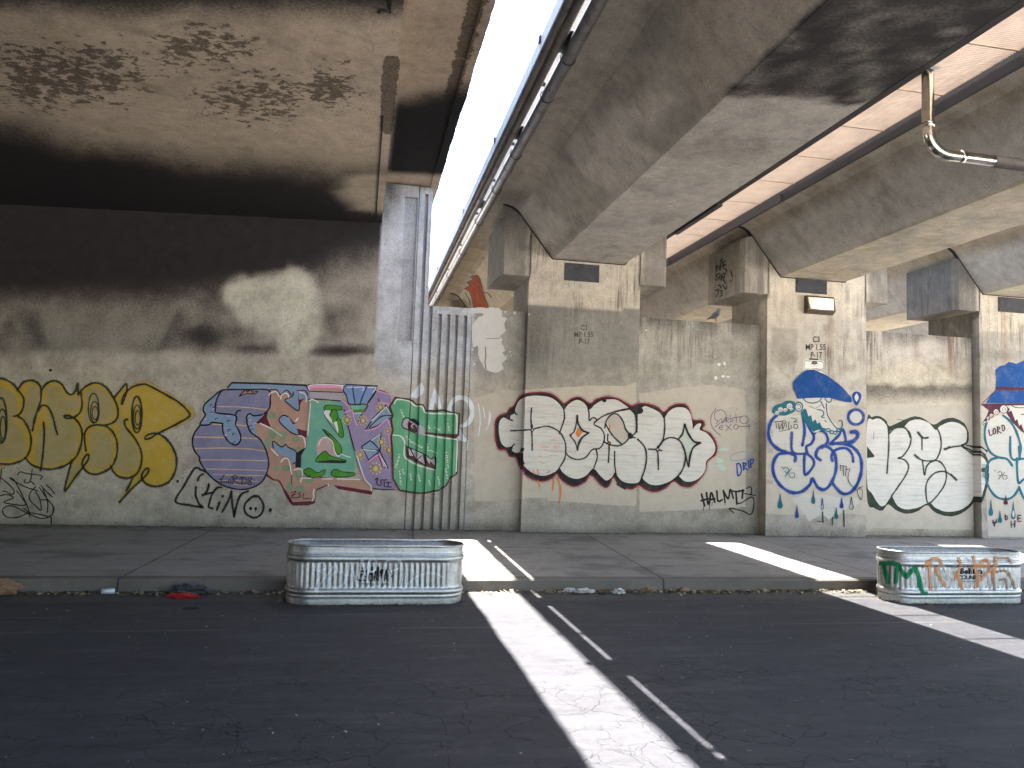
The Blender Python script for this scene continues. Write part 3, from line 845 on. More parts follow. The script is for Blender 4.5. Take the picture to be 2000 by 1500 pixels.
# ---------------------------------------------------------------- graffiti (traced, painted on the walls)
K = paint('black', (.014, .013, .014), .12); W = paint('white', (.62, .62, .6), .1)
def piece_yellow(par):
    Y = paint('mustard_yellow', (.43, .29, .035), .42, .15); YD = paint('dull_yellow', (.33, .265, .11), .35, .2); OL = paint('olive_black', (.02, .028, .016), .12)
    f = Frame(0, 700, 4.2857); f.spray = {OL: (mist('olive_overspray', (.03, .035, .02)), 2.)}
    OUT = "-70,165 0,165 60,185 150,258 210,200 270,183 330,215 350,250 400,203 460,183 520,222 570,295 610,295 640,250 652,208 680,275 730,222 800,198 880,232 955,325 1000,275 1055,212 1080,250 1130,210 1200,198 1270,215 1420,300 1540,380 1618,430 1605,495 1520,550 1400,605 1335,635 1400,680 1462,760 1482,860 1452,980 1390,1050 1300,1075 1220,1050 1182,1015 1120,1065 1060,1130 1002,1200 1050,1100 1110,1000 1040,1008 970,972 930,912 880,948 800,972 730,952 697,915 640,1000 545,1118 562,1000 597,862 540,897 480,922 390,932 300,908 230,862 205,832 150,872 60,887 -60,882"
    f.fill(mist('yellow_overspray', (.5, .33, .03)), OUT, grow=3.2); f.fill(Y, OUT)
    for t in ("20,240 110,290 150,400 110,520 190,600 215,720 170,820 40,840 -60,830 -60,240", "250,230 320,260 330,420 270,600 250,640 200,480 215,340", "390,260 480,240 560,330 640,330 640,430 560,470 650,590 640,720 560,850 420,890 300,860 330,600 420,560",
              "720,290 800,240 900,300 950,400 930,490 840,530 740,540 690,600 700,480 730,400", "760,620 860,600 940,690 940,820 870,920 770,920 740,880 760,780", "1000,480 1090,660 1150,780 1140,900 1060,970 980,930 950,880 1000,760", "600,900 680,900 640,960 580,1040"):
        f.fill(YD, t)
    w = 3.4
    f.lines(OL, w, "-20,165 40,175 110,215 155,270", "155,270 197,330 195,410 165,465 120,485", "145,483 200,520 248,610 262,700 242,790 195,848 100,882 0,882 -30,875",
        "150,265 190,205 260,185 320,208 350,265", "350,265 390,212 460,188 520,220 560,283 600,302 638,265 650,210 657,305", "345,270 340,360 300,480 272,605",
        "322,440 350,395 400,405 440,480 465,580 482,635", "365,535 372,640 360,800 342,940", "680,290 688,390 665,460 605,498 555,500 538,484 560,477 610,492 660,540 688,620 680,720 640,820 560,890 450,925 360,922 270,890 210,830",
        "665,290 720,235 800,205 880,235 945,320 985,410 985,490 950,535 880,560 800,557 740,580 710,630 710,690 722,775",
        "880,560 940,610 978,690 980,800 940,900 870,950 800,970 740,955 700,915 690,870 718,815 742,803 740,845 700,905 640,980 545,1110 565,1000 603,850",
        "960,325 1010,265 1055,213 1064,260 1045,330 1020,385 1028,330 1065,275 1120,235 1190,218 1240,225 1400,310 1500,370 1580,450 1580,490 1480,550 1320,630 1260,668 1215,675 1230,645 1300,627 1370,655 1440,735 1478,840 1465,950 1410,1035 1320,1070 1240,1055 1190,1010 1195,960 1225,922 1247,925 1235,965 1180,1020 1100,1095 1000,1205",
        "1070,510 1045,520 1055,575 1130,670 1180,770 1185,870 1150,960 1080,1000 1000,990 948,945 930,900", "1112,1000 1085,1060 1058,1110")
    for cx, cy, rx, ry, ww in ((785, 417, 44, 125, 2), (795, 450, 35, 88, 2), (798, 458, 25, 55, 1.8), (1147, 470, 42, 152, 3.2), (1150, 490, 33, 100, 2.4), (1154, 498, 21, 62, 2), (12, 520, 46, 190, 3), (22, 560, 38, 135, 3), (27, 580, 22, 95, 2.4)):
        f.line(OL, ww, ell(cx, cy, rx, ry), closed=True)
    f.fill(K, ell(425, 100, 14, 12))
    build_paint('graffiti_lettering', f, WALL, par, 'mustard yellow bubble letter graffiti with thin black outlines')
    f = Frame(0, 700, 4.2857)
    f.lines(K, 2.3, "150,975 170,950 230,965 320,975 355,990 340,1010", "270,930 258,1010 240,1040 205,1038 212,1015", "258,1030 290,1055", "15,930 5,1000 -10,1080", "10,1000 80,1060 120,1110 100,1140 50,1115 20,1110",
        "85,1000 120,1020 180,1130 222,1220 250,1300", "90,1010 200,1070 320,1110", "0,1150 60,1140 112,1168 35,1205 210,1228 180,1160 140,1110", "300,1075 262,1112 245,1160 262,1200 300,1235 345,1270 335,1180 300,1120",
        "330,1080 400,1180 452,1250 432,1310 350,1340 240,1300 120,1240 50,1240 22,1280 60,1328 150,1330 240,1295 330,1305 430,1330", "330,1185 400,1188 445,1240 440,1310", "360,1090 400,1200 395,1290", "345,1065 385,1110 440,1160", "390,1060 430,1095 460,1135", "200,1255 240,1290 250,1320")
    f.line(K, 2.5, "430,1330 432,1400")
    build_paint('graffiti_tag', f, WALL, par, 'black scribbled tag low on the wall')

def piece_colour(par):
    J = paint('slate_purple', (.185, .185, .30), .2, .1); ST = paint('steel_blue', (.19, .27, .40), .2); OR = paint('pale_orange', (.62, .38, .18), .15)
    SA = paint('salmon', (.40, .235, .18), .4); MA = paint('maroon', (.11, .014, .03), .12); TE = paint('teal_green', (.13, .33, .25), .3); GR = paint('leaf_green', (.06, .23, .02), .15)
    LA = paint('lavender', (.25, .20, .33), .25); BL = paint('cornflower', (.16, .23, .44), .2); PK = paint('pink', (.66, .27, .48), .1); SG = paint('jade', (.10, .32, .17), .3)
    YE = paint('flower_yellow', (.62, .46, .06), .1); GY = paint('grey_lilac', (.33, .31, .35), .15); DP = paint('dark_plum', (.05, .03, .06), .1); DK = paint('oxblood', (.07, .022, .026), .12)
    SGR = paint('sage', (.2, .27, .17), .3)
    f = Frame(360, 720, 5)
    f.fill(MA, "790,1030 870,1085 930,1100 1000,1240 1010,1275 1060,1338 1210,1335 1275,1315 1292,1190 1400,1140 1450,1130 1500,1175 1830,1232 1850,1150 900,980", False)
    f.fill(SA, "830,215 900,205 940,250 1000,215 1040,255 1110,212 1200,250 1222,330 1212,640 1195,680 1195,770 1140,850 1140,1040 1400,1075 1740,1080 1720,960 1680,830 1700,890 1745,1050 1805,1120 1840,1155 1835,1195 1480,1140 1400,1130 1290,1175 1272,1290 1060,1305 1000,1200 955,1150 880,1085 812,1030 825,900 800,780 715,650 700,560 740,500 810,440 835,380 840,290", False)
    for e in ((850, 460, 45, 35), (860, 630, 40, 60), (960, 640, 50, 30), (960, 690, 30, 45), (810, 720, 35, 50), (1090, 690, 40, 30), (990, 970, 40, 30), (900, 970, 30, 22), (1030, 1150, 35, 45), (1130, 1170, 45, 35), (1100, 1040, 25, 45), (1220, 1090, 40, 30), (1100, 780, 40, 18)): f.fill(SGR, ell(*e))
    # J
    f.fill(ST, "430,185 470,135 1200,162 1228,260 1215,312 840,212 430,205", False)
    f.fill(J, "150,545 95,615 80,700 97,800 150,880 160,940 215,1010 290,1090 380,1145 500,1178 620,1175 730,1130 800,1050 824,950 812,870 795,790 740,690 660,622 620,560 605,480 640,445 700,460 780,440 830,390 840,300 820,212 640,207 450,210 360,225 270,290 205,350 190,410 205,450")
    f.fill(ST, "365,218 270,290 200,350 187,410 205,450 160,545 250,545 270,525 375,535 395,640 450,725 510,745 548,700 540,600 505,540 500,460 340,440 300,400 315,310", False)
    f.fill(ST, "610,470 660,450 740,445 760,470 700,530 690,580 720,655 640,600 612,540", False)
    f.lines(OR, 1.7, "330,370 560,375 800,400", "280,543 370,548", "510,550 610,558", "100,668 400,672", "540,675 720,685", "110,780 400,775 640,785 800,808", "170,890 500,893 820,900", "220,980 500,985 815,998", "285,1033 500,1040 770,1045", "330,1090 720,1100", "480,1130 630,1142")
    f.lines(K, 3.4, "425,185 465,138 800,145 1190,163 1215,210", smooth=False)
    f.lines(K, 3., "440,205 360,215 270,285 200,350 185,410 205,455 155,545 250,545 265,525 375,535", "150,562 95,640 80,720 100,800 150,868 150,900 210,1000 300,1090 420,1155 560,1180 680,1155 770,1090 820,970 820,880 795,790 740,690 650,620 615,540 610,470 640,440 680,460 765,450",
        "375,535 380,620 430,710 500,745 545,710 550,650 520,580 500,545 500,460 330,435 302,410 315,310 365,220 440,205 620,205 820,210 840,300 830,390 780,440", "500,455 520,415 550,408")
    f.fill(SA, "545,262 600,210 612,232 650,208 660,232 718,222 688,243", False); f.line(K, 2, "540,265 600,207 612,232 650,206 662,232 720,220 688,246 610,245 540,268")
    for x, y in ((265, 360), (290, 385), (270, 435), (315, 495), (435, 515), (440, 605), (485, 640), (490, 725), (630, 505), (645, 565), (660, 600)): f.line(DP, 1.4, ell(x, y, 14, 11, n=8, a0=120, a1=330))
    for x, y in ((285, 392), (268, 440), (432, 462), (205, 492), (405, 650), (640, 500), (690, 535)): f.fill(PK, ell(x, y, 13, 7, n=8))
    # E counters
    for t in ("990,310 1050,285 1062,240 1115,215 1122,415 1000,335", "930,525 945,470 975,455 1012,470 1060,530 1092,545 1118,640 1040,620", "870,708 950,765 990,738 1010,765 1090,810 1095,920 1060,925 1020,860 950,850 872,775"): f.fill(ST, t, False)
    for t in ("770,462 820,405 808,480 845,572 762,545 700,530", "1100,585 1195,610 1195,672 1120,652", "1090,825 1195,760 1140,850 1140,965 1085,965", "1115,215 1115,310 1170,292 1140,330 1125,380", "1010,450 1065,525 1100,530 1060,545"): f.fill(MA if t[0] != '1' or t[2] != '9' else K, t, False)
    f.lines(K, 2.2, "1065,235 1055,270 990,300 1000,330 1115,410 1118,300", "1012,470 975,455 945,470 930,520 1040,620 1115,648 1118,620", "870,775 868,708 950,765 990,738 1010,765 1090,810 1098,900 1060,930")
    f.lines(MA, 2.4, "830,210 900,205 940,255 1000,210 1045,260", "1105,215 1180,215 1205,260", "800,1040 870,1085 930,1100 1000,1240 1055,1330")
    f.lines(K, 1.6, "1050,1030 1050,1120")
    # bars over A
    f.fill(GY, "1222,222 1550,232 1540,315 1230,300", False); f.fill(PK, "1212,205 1235,160 1560,158 1550,228 1225,220", False)
    f.fill(SA, "1235,190 1545,190 1540,224 1230,216", False)
    f.lines(MA, 2.2, "1205,160 1400,150 1550,160", "1225,222 1545,232"); f.lines(K, 2.2, "1215,300 1300,298 1545,318")
    # A
    f.fill(TE, "1230,318 1555,322 1620,470 1662,800 1672,960 1655,1015 1500,1050 1160,1050 1140,960 1150,830 1198,760 1208,620", False)
    f.fill(paint('pale_pink', (.42, .30, .30), .1), "1292,760 1310,700 1370,665 1430,678 1460,730 1480,850 1420,840 1380,808 1312,862")
    for t in ("1370,380 1400,360 1500,368 1550,388 1500,402 1380,402", "1435,430 1470,400 1498,468 1475,515 1430,500", "1490,500 1520,500 1552,655 1512,652 1495,560", "1360,600 1420,640 1460,680 1525,760 1530,830 1490,822 1460,760 1430,690", "1295,880 1370,810 1420,850 1520,885 1580,900 1570,915 1310,910", "1170,1000 1220,975 1300,1020 1370,990 1350,1040 1250,1060 1195,1035", "1440,1010 1480,985 1540,1010 1660,1022 1640,1045 1500,1055 1445,1040"):
        f.fill(K, t, grow=1.6); f.fill(GR, t)
    f.fill(K, "1300,905 1440,890 1580,900 1580,918 1320,915", False)
    f.lines(K, 2., "1352,592 1400,640 1440,650", "1390,640 1440,690", "1180,1020 1200,1050 1230,1045")
    for t in ("1360,430 1382,405 1430,410 1410,450 1440,500 1450,540 1380,470", "1460,520 1490,515 1505,600 1500,640"): f.fill(W, t, False)
    f.line(MA, 1.6, "1360,440 1420,540 1500,640")
    f.lines(W, 2., "1310,750 1330,700 1370,672 1420,685 1450,730 1470,810 1500,855 1540,835 1565,850 1620,865")
    # K
    f.at(640, 720, 5)
    f.fill(LA, "130,310 160,300 210,370 240,420 285,550 330,470 400,320 480,215 622,265 612,350 590,400 640,470 622,590 605,640 640,850 642,1070 680,1150 670,1180 450,1170 370,1080 300,950 270,820 200,620 160,460", False)
    f.fill(TE, "205,345 385,345 350,400 330,425 245,425", False); f.fill(GR, "240,402 350,395 340,425 250,425", False)
    f.fill(BL, "180,155 485,170 470,220 390,330 320,350 210,345 190,270 150,210", False)
    for t in ("250,430 340,425 285,535", "365,605 450,480 570,358 642,465 480,560", "330,760 420,700 520,630 512,800 400,890", "490,820 512,812 590,970 540,962"): f.fill(ST, t, False); f.line(K, 2.4, t, smooth=False, closed=True)
    f.lines(K, 2.6, "180,155 485,170 465,225 390,335", smooth=False)
    f.lines(K, 2.2, "180,155 150,210 185,265 210,345 320,352", "245,175 252,250 268,345", "385,170 350,250 315,345", "345,790 420,790 510,800", "415,705 460,740 512,800", "405,575 520,470 625,460", "160,400 200,560 262,800", "450,1172 560,1180 670,1182", "215,350 385,352 355,420", "400,330 450,260 485,215 560,230 625,268", "395,880 400,905")
    f.lines(W, 1.6, "195,185 245,180", "260,185 350,182 340,215", "390,185 470,190 440,235", "570,375 615,445", "430,510 560,385", "425,700 515,640", "340,790 470,800", "500,830 575,960", "255,435 335,432")
    f.lines(PK, 2.4, "480,215 620,265 610,350 590,360", "140,310 205,370 210,410 165,430", "165,430 235,410 260,480 285,550", "365,605 470,580 560,510 590,508 620,610 610,650 600,655 625,850 640,860 630,1060 675,1150 660,1175", "500,830 530,900 545,955", "500,325 560,340 610,352", "400,905 460,860 490,845")
    for x, y, r in ((515, 378, 32), (190, 500, 36), (345, 507, 36), (585, 610, 26), (525, 718, 34), (598, 795, 34), (318, 840, 36), (468, 975, 46)):
        f.fill(YE, ell(x, y, r*.72, r*.78)); f.fill(LA, ell(x, y, r*.42, r*.45)); f.line(DP, .9, ell(x, y, r*.62, r*.68), closed=True); f.fill(YE, ell(x, y, r*.28, r*.34))
        for k in range(9): f.fill(YE, ell(x+r*1.12*math.cos(k*.698), y+r*1.2*math.sin(k*.698), r*.2, r*.2, n=7))
    f.lines(DP, 2.2, "465,1085 488,1065 478,1110 490,1135 520,1135 518,1085", "520,1085 580,1085", "550,1090 552,1140", "570,1110 615,1108", "592,1110 590,1148", "555,1152 620,1155")
    f.line(DP, 1.8, "500,292 490,310 510,325")
    # S
    S1 = "610,372 665,285 730,295 800,305 830,320 860,350 930,360 960,410 1040,418 1130,408 1200,430 1280,440 1270,650 1240,680 1265,720 1255,1025 1195,1065 1150,1140 1090,1182 920,1215 820,1205 700,1180 640,1070 637,850 622,660 640,600 622,500 640,462"
    f.fill(DK, S1, False, grow=2.2, jag=.6); f.fill(SG, S1, False, grow=-1.2)
    f.lines(W, 2.4, "650,345 680,302 790,318 850,362 920,372 955,430 1060,440 1180,440 1255,460 1255,630", "640,650 710,660 750,720 745,840 780,890 900,950 1050,990", "930,640 1050,665 1150,680 1235,690 1262,720 1252,1000")
    f.lines(SG, 1.2, "700,410 720,420")
    f.fill(DK, "880,555 900,570 960,620 1100,632 1240,640 1285,648 1230,682 1100,655 960,640 930,610", False)
    f.fill(GY, "722,545 745,490 790,485 880,535 950,590 945,640 860,632 790,600 735,575"); f.fill(K, "815,488 850,490 885,520 890,555 800,505"); f.fill(DK, "785,520 860,560 870,620 790,600")
    f.lines(K, 2.2, "722,545 745,490 790,485 870,530", "722,545 735,575 790,600 860,632")
    f.lines(W, 1.4, "835,545 815,560 830,580")
    f.fill(DK, "755,760 800,765 950,840 970,880 1010,880 1050,865 1055,985 950,950 860,915 770,865", False)
    for t in ("785,770 828,850 800,845", "820,790 925,838 868,880", "885,890 928,848 950,935", "965,872 990,925 1008,885", "1010,900 1040,872 1052,960"): f.fill(GY, t, False); f.line(W, 1., t, smooth=False, closed=True)
    f.lines(K, 2., "755,745 790,770 950,838 1000,880 1052,868 1050,985")
    for x, y, n, dx, dy in ((715, 405, 5, 6, 17), (700, 840, 8, -5, 17), (700, 1000, 8, 2, 18), (770, 665, 5, 12, 14), (830, 720, 7, 15, 8), (970, 740, 4, 2, 18), (1000, 800, 4, 20, 6), (980, 560, 3, 6, 12), (1050, 575, 4, 12, 8), (1170, 540, 4, 4, 20), (1155, 820, 7, 3, 24), (1150, 980, 6, 3, 17), (805, 1030, 5, 2, 14), (885, 1040, 5, 3, 14), (985, 1090, 4, 3, 12), (1075, 1060, 6, 3, 14), (730, 985, 3, 5, 20)):
        for k in range(n): f.line(W, 1.5, [(x+dx*k-6+3*math.sin(k*7), y+dy*k), (x+dx*k+6, y+dy*k+9*(k % 2)-2)])
    # white highlights over the rest
    f.at(360, 720, 5)
    f.lines(W, 2.2, "830,262 850,238 895,225 912,235 928,272", "945,298 955,262 985,240 1015,255 1022,280", "1125,230 1180,250 1198,300 1188,325", "1235,345 1222,480 1210,620 1205,650", "745,535 800,560 860,590", "855,785 920,850", "950,910 965,885 1000,875 1025,900 1052,1030", "1075,988 1110,978 1150,985 1155,1040", "1140,1105 1150,1070 1240,1070", "1350,1075 1450,1075", "1268,1175 1262,1230 1270,1240 1250,1290", "1120,655 1165,670 1185,740 1180,770", "1215,195 1235,165 1400,158 1550,168", "1225,320 1250,300 1310,330", "1090,515 1112,485", "1405,1120 1412,1140", "1495,1075 1710,1080", "1685,850 1720,960 1765,1080 1820,1140 1825,1190", "1545,200 1540,170")
    f.lines(W, 1.2, "860,590 955,660")
    # small signatures
    f.lines(DP, 2., "395,1035 368,1090 372,1112 400,1105 425,1112", "350,1085 370,1075", ); f.line(DP, 2., ell(450, 1100, 14, 16), closed=True)
    f.lines(DP, 2., "485,1045 480,1120", "470,1060 505,1040 525,1060 490,1085 545,1125", "575,1055 565,1125", "550,1065 600,1065 618,1090 600,1118 560,1125", "665,1070 640,1065 630,1085 665,1110 650,1132 625,1120 665,1075", "685,1085 686,1090", "686,1125 687,1130")
    f.lines(DP, 1.8, "1045,1210 1095,1195 1050,1255 1110,1255", "1140,1205 1115,1215 1140,1240 1115,1258", "1170,1215 1165,1262 1225,1262", "1050,1232 1085,1225", "1240,1262 1242,1268")
    build_paint('graffiti_mural', f, WALL, par, 'multicoloured graffiti lettering in purple, salmon, teal and green')
    f = Frame(360, 720, 5); f.spray = {K: (mist('black_overspray', (.02, .02, .02)), 1.9)}
    f.lines(K, 3.8, "215,1010 160,985 108,970 50,1050 0,1140 -85,1295 60,1335 180,1355", "185,1030 150,1050 130,1090", "115,1155 112,1240 145,1320 178,1352", "240,1130 225,1190 185,1235", "180,1235 290,1205", "360,1160 320,1165 270,1230 245,1310 240,1350 275,1365", "345,1305 318,1378", "460,1200 435,1280 370,1400", "460,1200 470,1330 487,1445", "487,1445 520,1300 560,1225 625,1195", "640,1270 590,1330 600,1410 680,1455 750,1420 775,1340 740,1265 690,1240 640,1270")
    for x, y, r in ((375, 1245, 14), (648, 1365, 16), (697, 1368, 14), (840, 1380, 17), (-65, 1100, 13)): f.fill(K, ell(x, y, r, r*1.1))
    f.lines(K, 1.4, "840,1390 838,1415", "697,1375 698,1400"); f.line(K, 3.5, "655,1252 720,1250")
    build_paint('graffiti_tag', f, WALL, par, 'bold black marker tag ending in a smiling circle')
    f = Frame(640, 720, 5); PB = paint('pale_ice', (.60, .64, .68), .5)
    f.fill(PB, "800,272 840,215 915,133 945,195 925,255 870,290", False, jag=.7); f.fill(PB, "985,405 1010,290 1045,172 1085,260 1115,385 1085,400 1050,320 1020,420", False, jag=.7)
    f.line(PB, 9, ell(1300, 420, 112, 140, a0=-190, a1=80)); f.line(PB, 7, "1290,600 1300,640 1340,700"); f.fill(PB, "1255,650 1350,680 1340,720 1290,700", False, jag=.6)
    f.lines(PB, 2., "1370,700 1362,800", "1470,340 1490,500 1472,660", "1520,380 1535,480", "1580,420 1570,540 1545,600"); f.fill(PB, "1575,480 1600,420 1590,520 1555,590", False)
    build_paint('graffiti_arrows', f, WALL, par, 'faded icy white painted arrow shapes over the ribs')

def wall_patches(par):
    f = Frame(780, 560, 7.143); LP = paint('flaking_pale', (.50, .49, .465), .15); BT = paint('buff_tan', BUFF, .12)
    f.fill(LP, "990,295 1400,290 1430,350 1430,420 1500,440 1470,500 1480,600 1430,660 1400,690 1440,740 1430,800 1490,900 1440,920 1500,1000 1430,1060 1450,1150 1400,1190 1330,1200 1200,1160 1130,1040 1110,980 1090,830 1040,840 1010,700 1000,600 1040,500 1100,430 1190,380 1120,370 1010,370", False, jag=2.2)
    for x, y, r in ((1480, 350, 16), (1610, 365, 20), (1545, 905, 12), (1020, 880, 12), (1050, 1080, 14), (1560, 960, 10), (1785, 405, 12), (345, 995, 9), (1500, 965, 9)): f.fill(LP, ell(x, y, r, r*1.2, n=9), False, jag=.5)
    f.line(paint('grey_seep', (.16, .15, .13), .2), 2.4, "1200,840 1205,960 1195,1060 1210,1150"); f.line(paint('grey_seep', (.16, .15, .13), .2), 1.4, "1215,725 1400,718")
    f.at(0, 0, 1)
    # later, lighter coat behind the lettering, rolled on
    f.fill(BT, "925,778 968,766 977,762 1019,762 1019,973 985,976 960,979 928,978", False, jag=.9)
    build_paint('paint_patch', f, WALL, par, 'flaking pale paint and buff cover coat beside the column', base=.0004, step=.00005)

def patch_on(par, pts, jag=.9, name='paint_patch', col='buff', lab='rolled on buff cover coat'):
    f = Frame(); f.fill(paint('buff_tan', BUFF, .12), pts, False, jag=jag)
    build_paint(name, f, WALL, par, lab, base=.0004)

def piece_white(par):
    RD = paint('dark_red', (.17, .014, .026), .1); WF = paint('chalk_white', (.54, .525, .485), .15, .6); OG = paint('orange', (.60, .20, .05), .25); PG = paint('pale_mint', (.42, .47, .40), .1); BT = paint('buff_tan', BUFF, .12)
    c4 = lambda t: " ".join("%.2f,%.2f" % (940+x/6, 740+y/6) for x, y in P(t)); c5 = lambda t: " ".join("%.2f,%.2f" % (1200+x/5, 740+y/5) for x, y in P(t))
    f = Frame(); f.spray = {K: (mist('black_overspray', (.02, .02, .02)), 1.9)}
    red = c4("155,600 165,480 220,420 290,395 330,340 375,310 430,220 500,172 620,155 760,155 860,190 950,270 980,280 1060,225 1150,210 1220,250 1280,280 1360,225 1480,205 1600,225 1700,280 1765,312")+" "+c5("175,258 240,235 330,240 420,270 475,315 505,305 540,268 620,240 700,250 740,310 770,395 860,400 885,450 865,492 940,530 990,610 1005,680 985,750 915,805 890,900 830,990 740,1058 650,1050 578,1005 500,1070 400,1108 300,1085 240,1045 170,1080 90,1065 20,1020")+" "+c4("1700,1290 1600,1240 1548,1160 1510,1240 1460,1280 1390,1240 1285,1135 1220,1210 1100,1265 1010,1240 920,1170 882,1118 830,1170 720,1205 600,1180 480,1100 440,1020 400,925 330,910 282,842 200,830 165,740")
    f.fill(mist('red_overspray', (.2, .02, .03)), red, grow=3.); f.fill(RD, red); f.fill(K, red, grow=-2.9)
    f.fill(WF, c4("205,600 215,500 260,455 330,482 345,430 390,402 402,340 440,260 510,215 620,197 780,210 880,260 945,335 965,365 985,345 1030,290 1120,247 1200,280 1250,345 1265,362 1290,345 1340,295 1440,247 1580,245 1700,318 1740,350")+" "+c5("165,300 205,345 225,335 285,270 350,282 440,330 480,385 495,375 530,320 600,280 690,285 740,340 762,445 772,470 825,430 848,445 832,495 900,530 960,600 985,680 960,745 898,800 885,890 830,965 760,1000 690,1000 645,965 615,948 540,1000 440,1035 350,1030 290,990 265,960 235,1008 170,1020 80,1000 20,930")+" "+c4("1710,1208 1620,1150 1570,1092 1530,1150 1465,1190 1400,1140 1312,1052 1230,1130 1130,1170 1030,1150 950,1090 915,1042 860,1090 740,1135 620,1110 520,1040 470,960 460,865 400,865 352,830 360,790 290,800 230,740"))
    f.at(940, 740, 6)
    f.fill(BT, "1500,440 1590,427 1650,510 1735,650 1700,720 1640,760 1560,680 1490,560"); f.fill(OG, "1132,568 1188,630 1132,690 1100,640", False); f.fill(OG, "1505,530 1515,570 1500,600 1492,560")
    for e in ((740, 800, 60, 14), (880, 800, 40, 26), (690, 910, 30, 12), (720, 985, 40, 10), (1265, 755, 30, 10), (860, 720, 50, 10), (850, 900, 60, 8), (1105, 850, 12, 14)): f.fill(paint('pale_orange_wash', (.56, .40, .31), .5), ell(*e), jag=1.2)
    f.lines(K, 2.4, "965,350 974,450 950,540 912,640", "590,340 580,450 590,560 597,610", "345,608 480,602 590,592 660,575 760,555 850,580 930,640 980,740 990,850 970,950 915,1040", "590,590 595,720 595,838",
        "985,860 1030,912 1120,945 1220,920 1300,830 1380,815 1430,750 1440,660 1400,580 1322,535 1345,492 1342,465 1300,455 1265,490 1260,400 1247,340", "1345,830 1357,920 1318,1045", "1322,512 1420,440 1560,385 1740,345", "1445,575 1470,480 1530,415 1600,420 1660,500 1690,590 1740,650", "1458,530 1500,610 1560,690 1650,770",
        "1440,740 1500,770 1600,785 1680,750 1740,690 1800,690", "1482,650 1480,720 1495,765 1495,860 1487,980", "1562,850 1562,1000 1575,1090", "395,390 400,408 420,418", "330,470 345,482 365,488", "470,815 455,860", "350,830 370,775 388,768")
    f.lines(K, 3.2, "1122,430 1130,510 1180,600 1258,632", "1258,632 1180,690 1140,760 1125,832"); f.lines(K, 2., "1120,430 1112,520 1085,620 1040,662 1095,735 1125,830")
    for e in ((590, 555, 16, 22), (595, 600, 22, 20), (1740, 665, 26, 36), (1045, 662, 14, 12), (1125, 440, 10, 14), (1440, 255, 26, 20), (1495, 755, 22, 22)): f.fill(K, ell(*e))
    f.fill(OG, ell(1495, 755, 9, 9)); f.fill(WF, ell(597, 600, 9, 9))
    f.lines(OG, 3., "840,1180 848,1230 835,1300", "880,1165 925,1250 930,1350 910,1455"); f.lines(OG, 2., "610,1070 622,1112", "660,1065 665,1122", "660,1190 685,1270", "770,1100 800,1085")
    f.at(1200, 740, 5)
    f.fill(PG, "683,455 715,530 760,610 735,670 735,740 715,790 700,780 690,720 672,640 630,585 660,545")
    f.lines(K, 2.4, "150,295 200,350 215,440 205,520 160,565", "216,330 218,520", "0,322 100,302 170,285", "483,370 490,480 470,600 425,662", "330,685 385,688 420,690 460,700", "420,660 420,700 425,780 427,885", "430,670 480,600 550,573 630,600 680,690 690,790 660,890 612,960", "683,450 660,540 625,582", "690,720 702,790 720,860", "225,590 290,660 312,760 295,880 262,965", "765,475 790,440 825,430")
    f.lines(K, 3.6, "683,445 715,530 770,608 832,625", "832,625 770,668 740,740 722,850")
    f.fill(K, ell(235, 310, 44, 34)); f.fill(K, ell(155, 560, 26, 26)); f.fill(K, ell(418, 692, 20, 20)); f.fill(WF, ell(418, 690, 9, 9)); f.fill(K, ell(683, 450, 9, 13))
    build_paint('graffiti_lettering', f, WALL, par, 'chalk white bubble letter graffiti with black shadow and dark red halo')

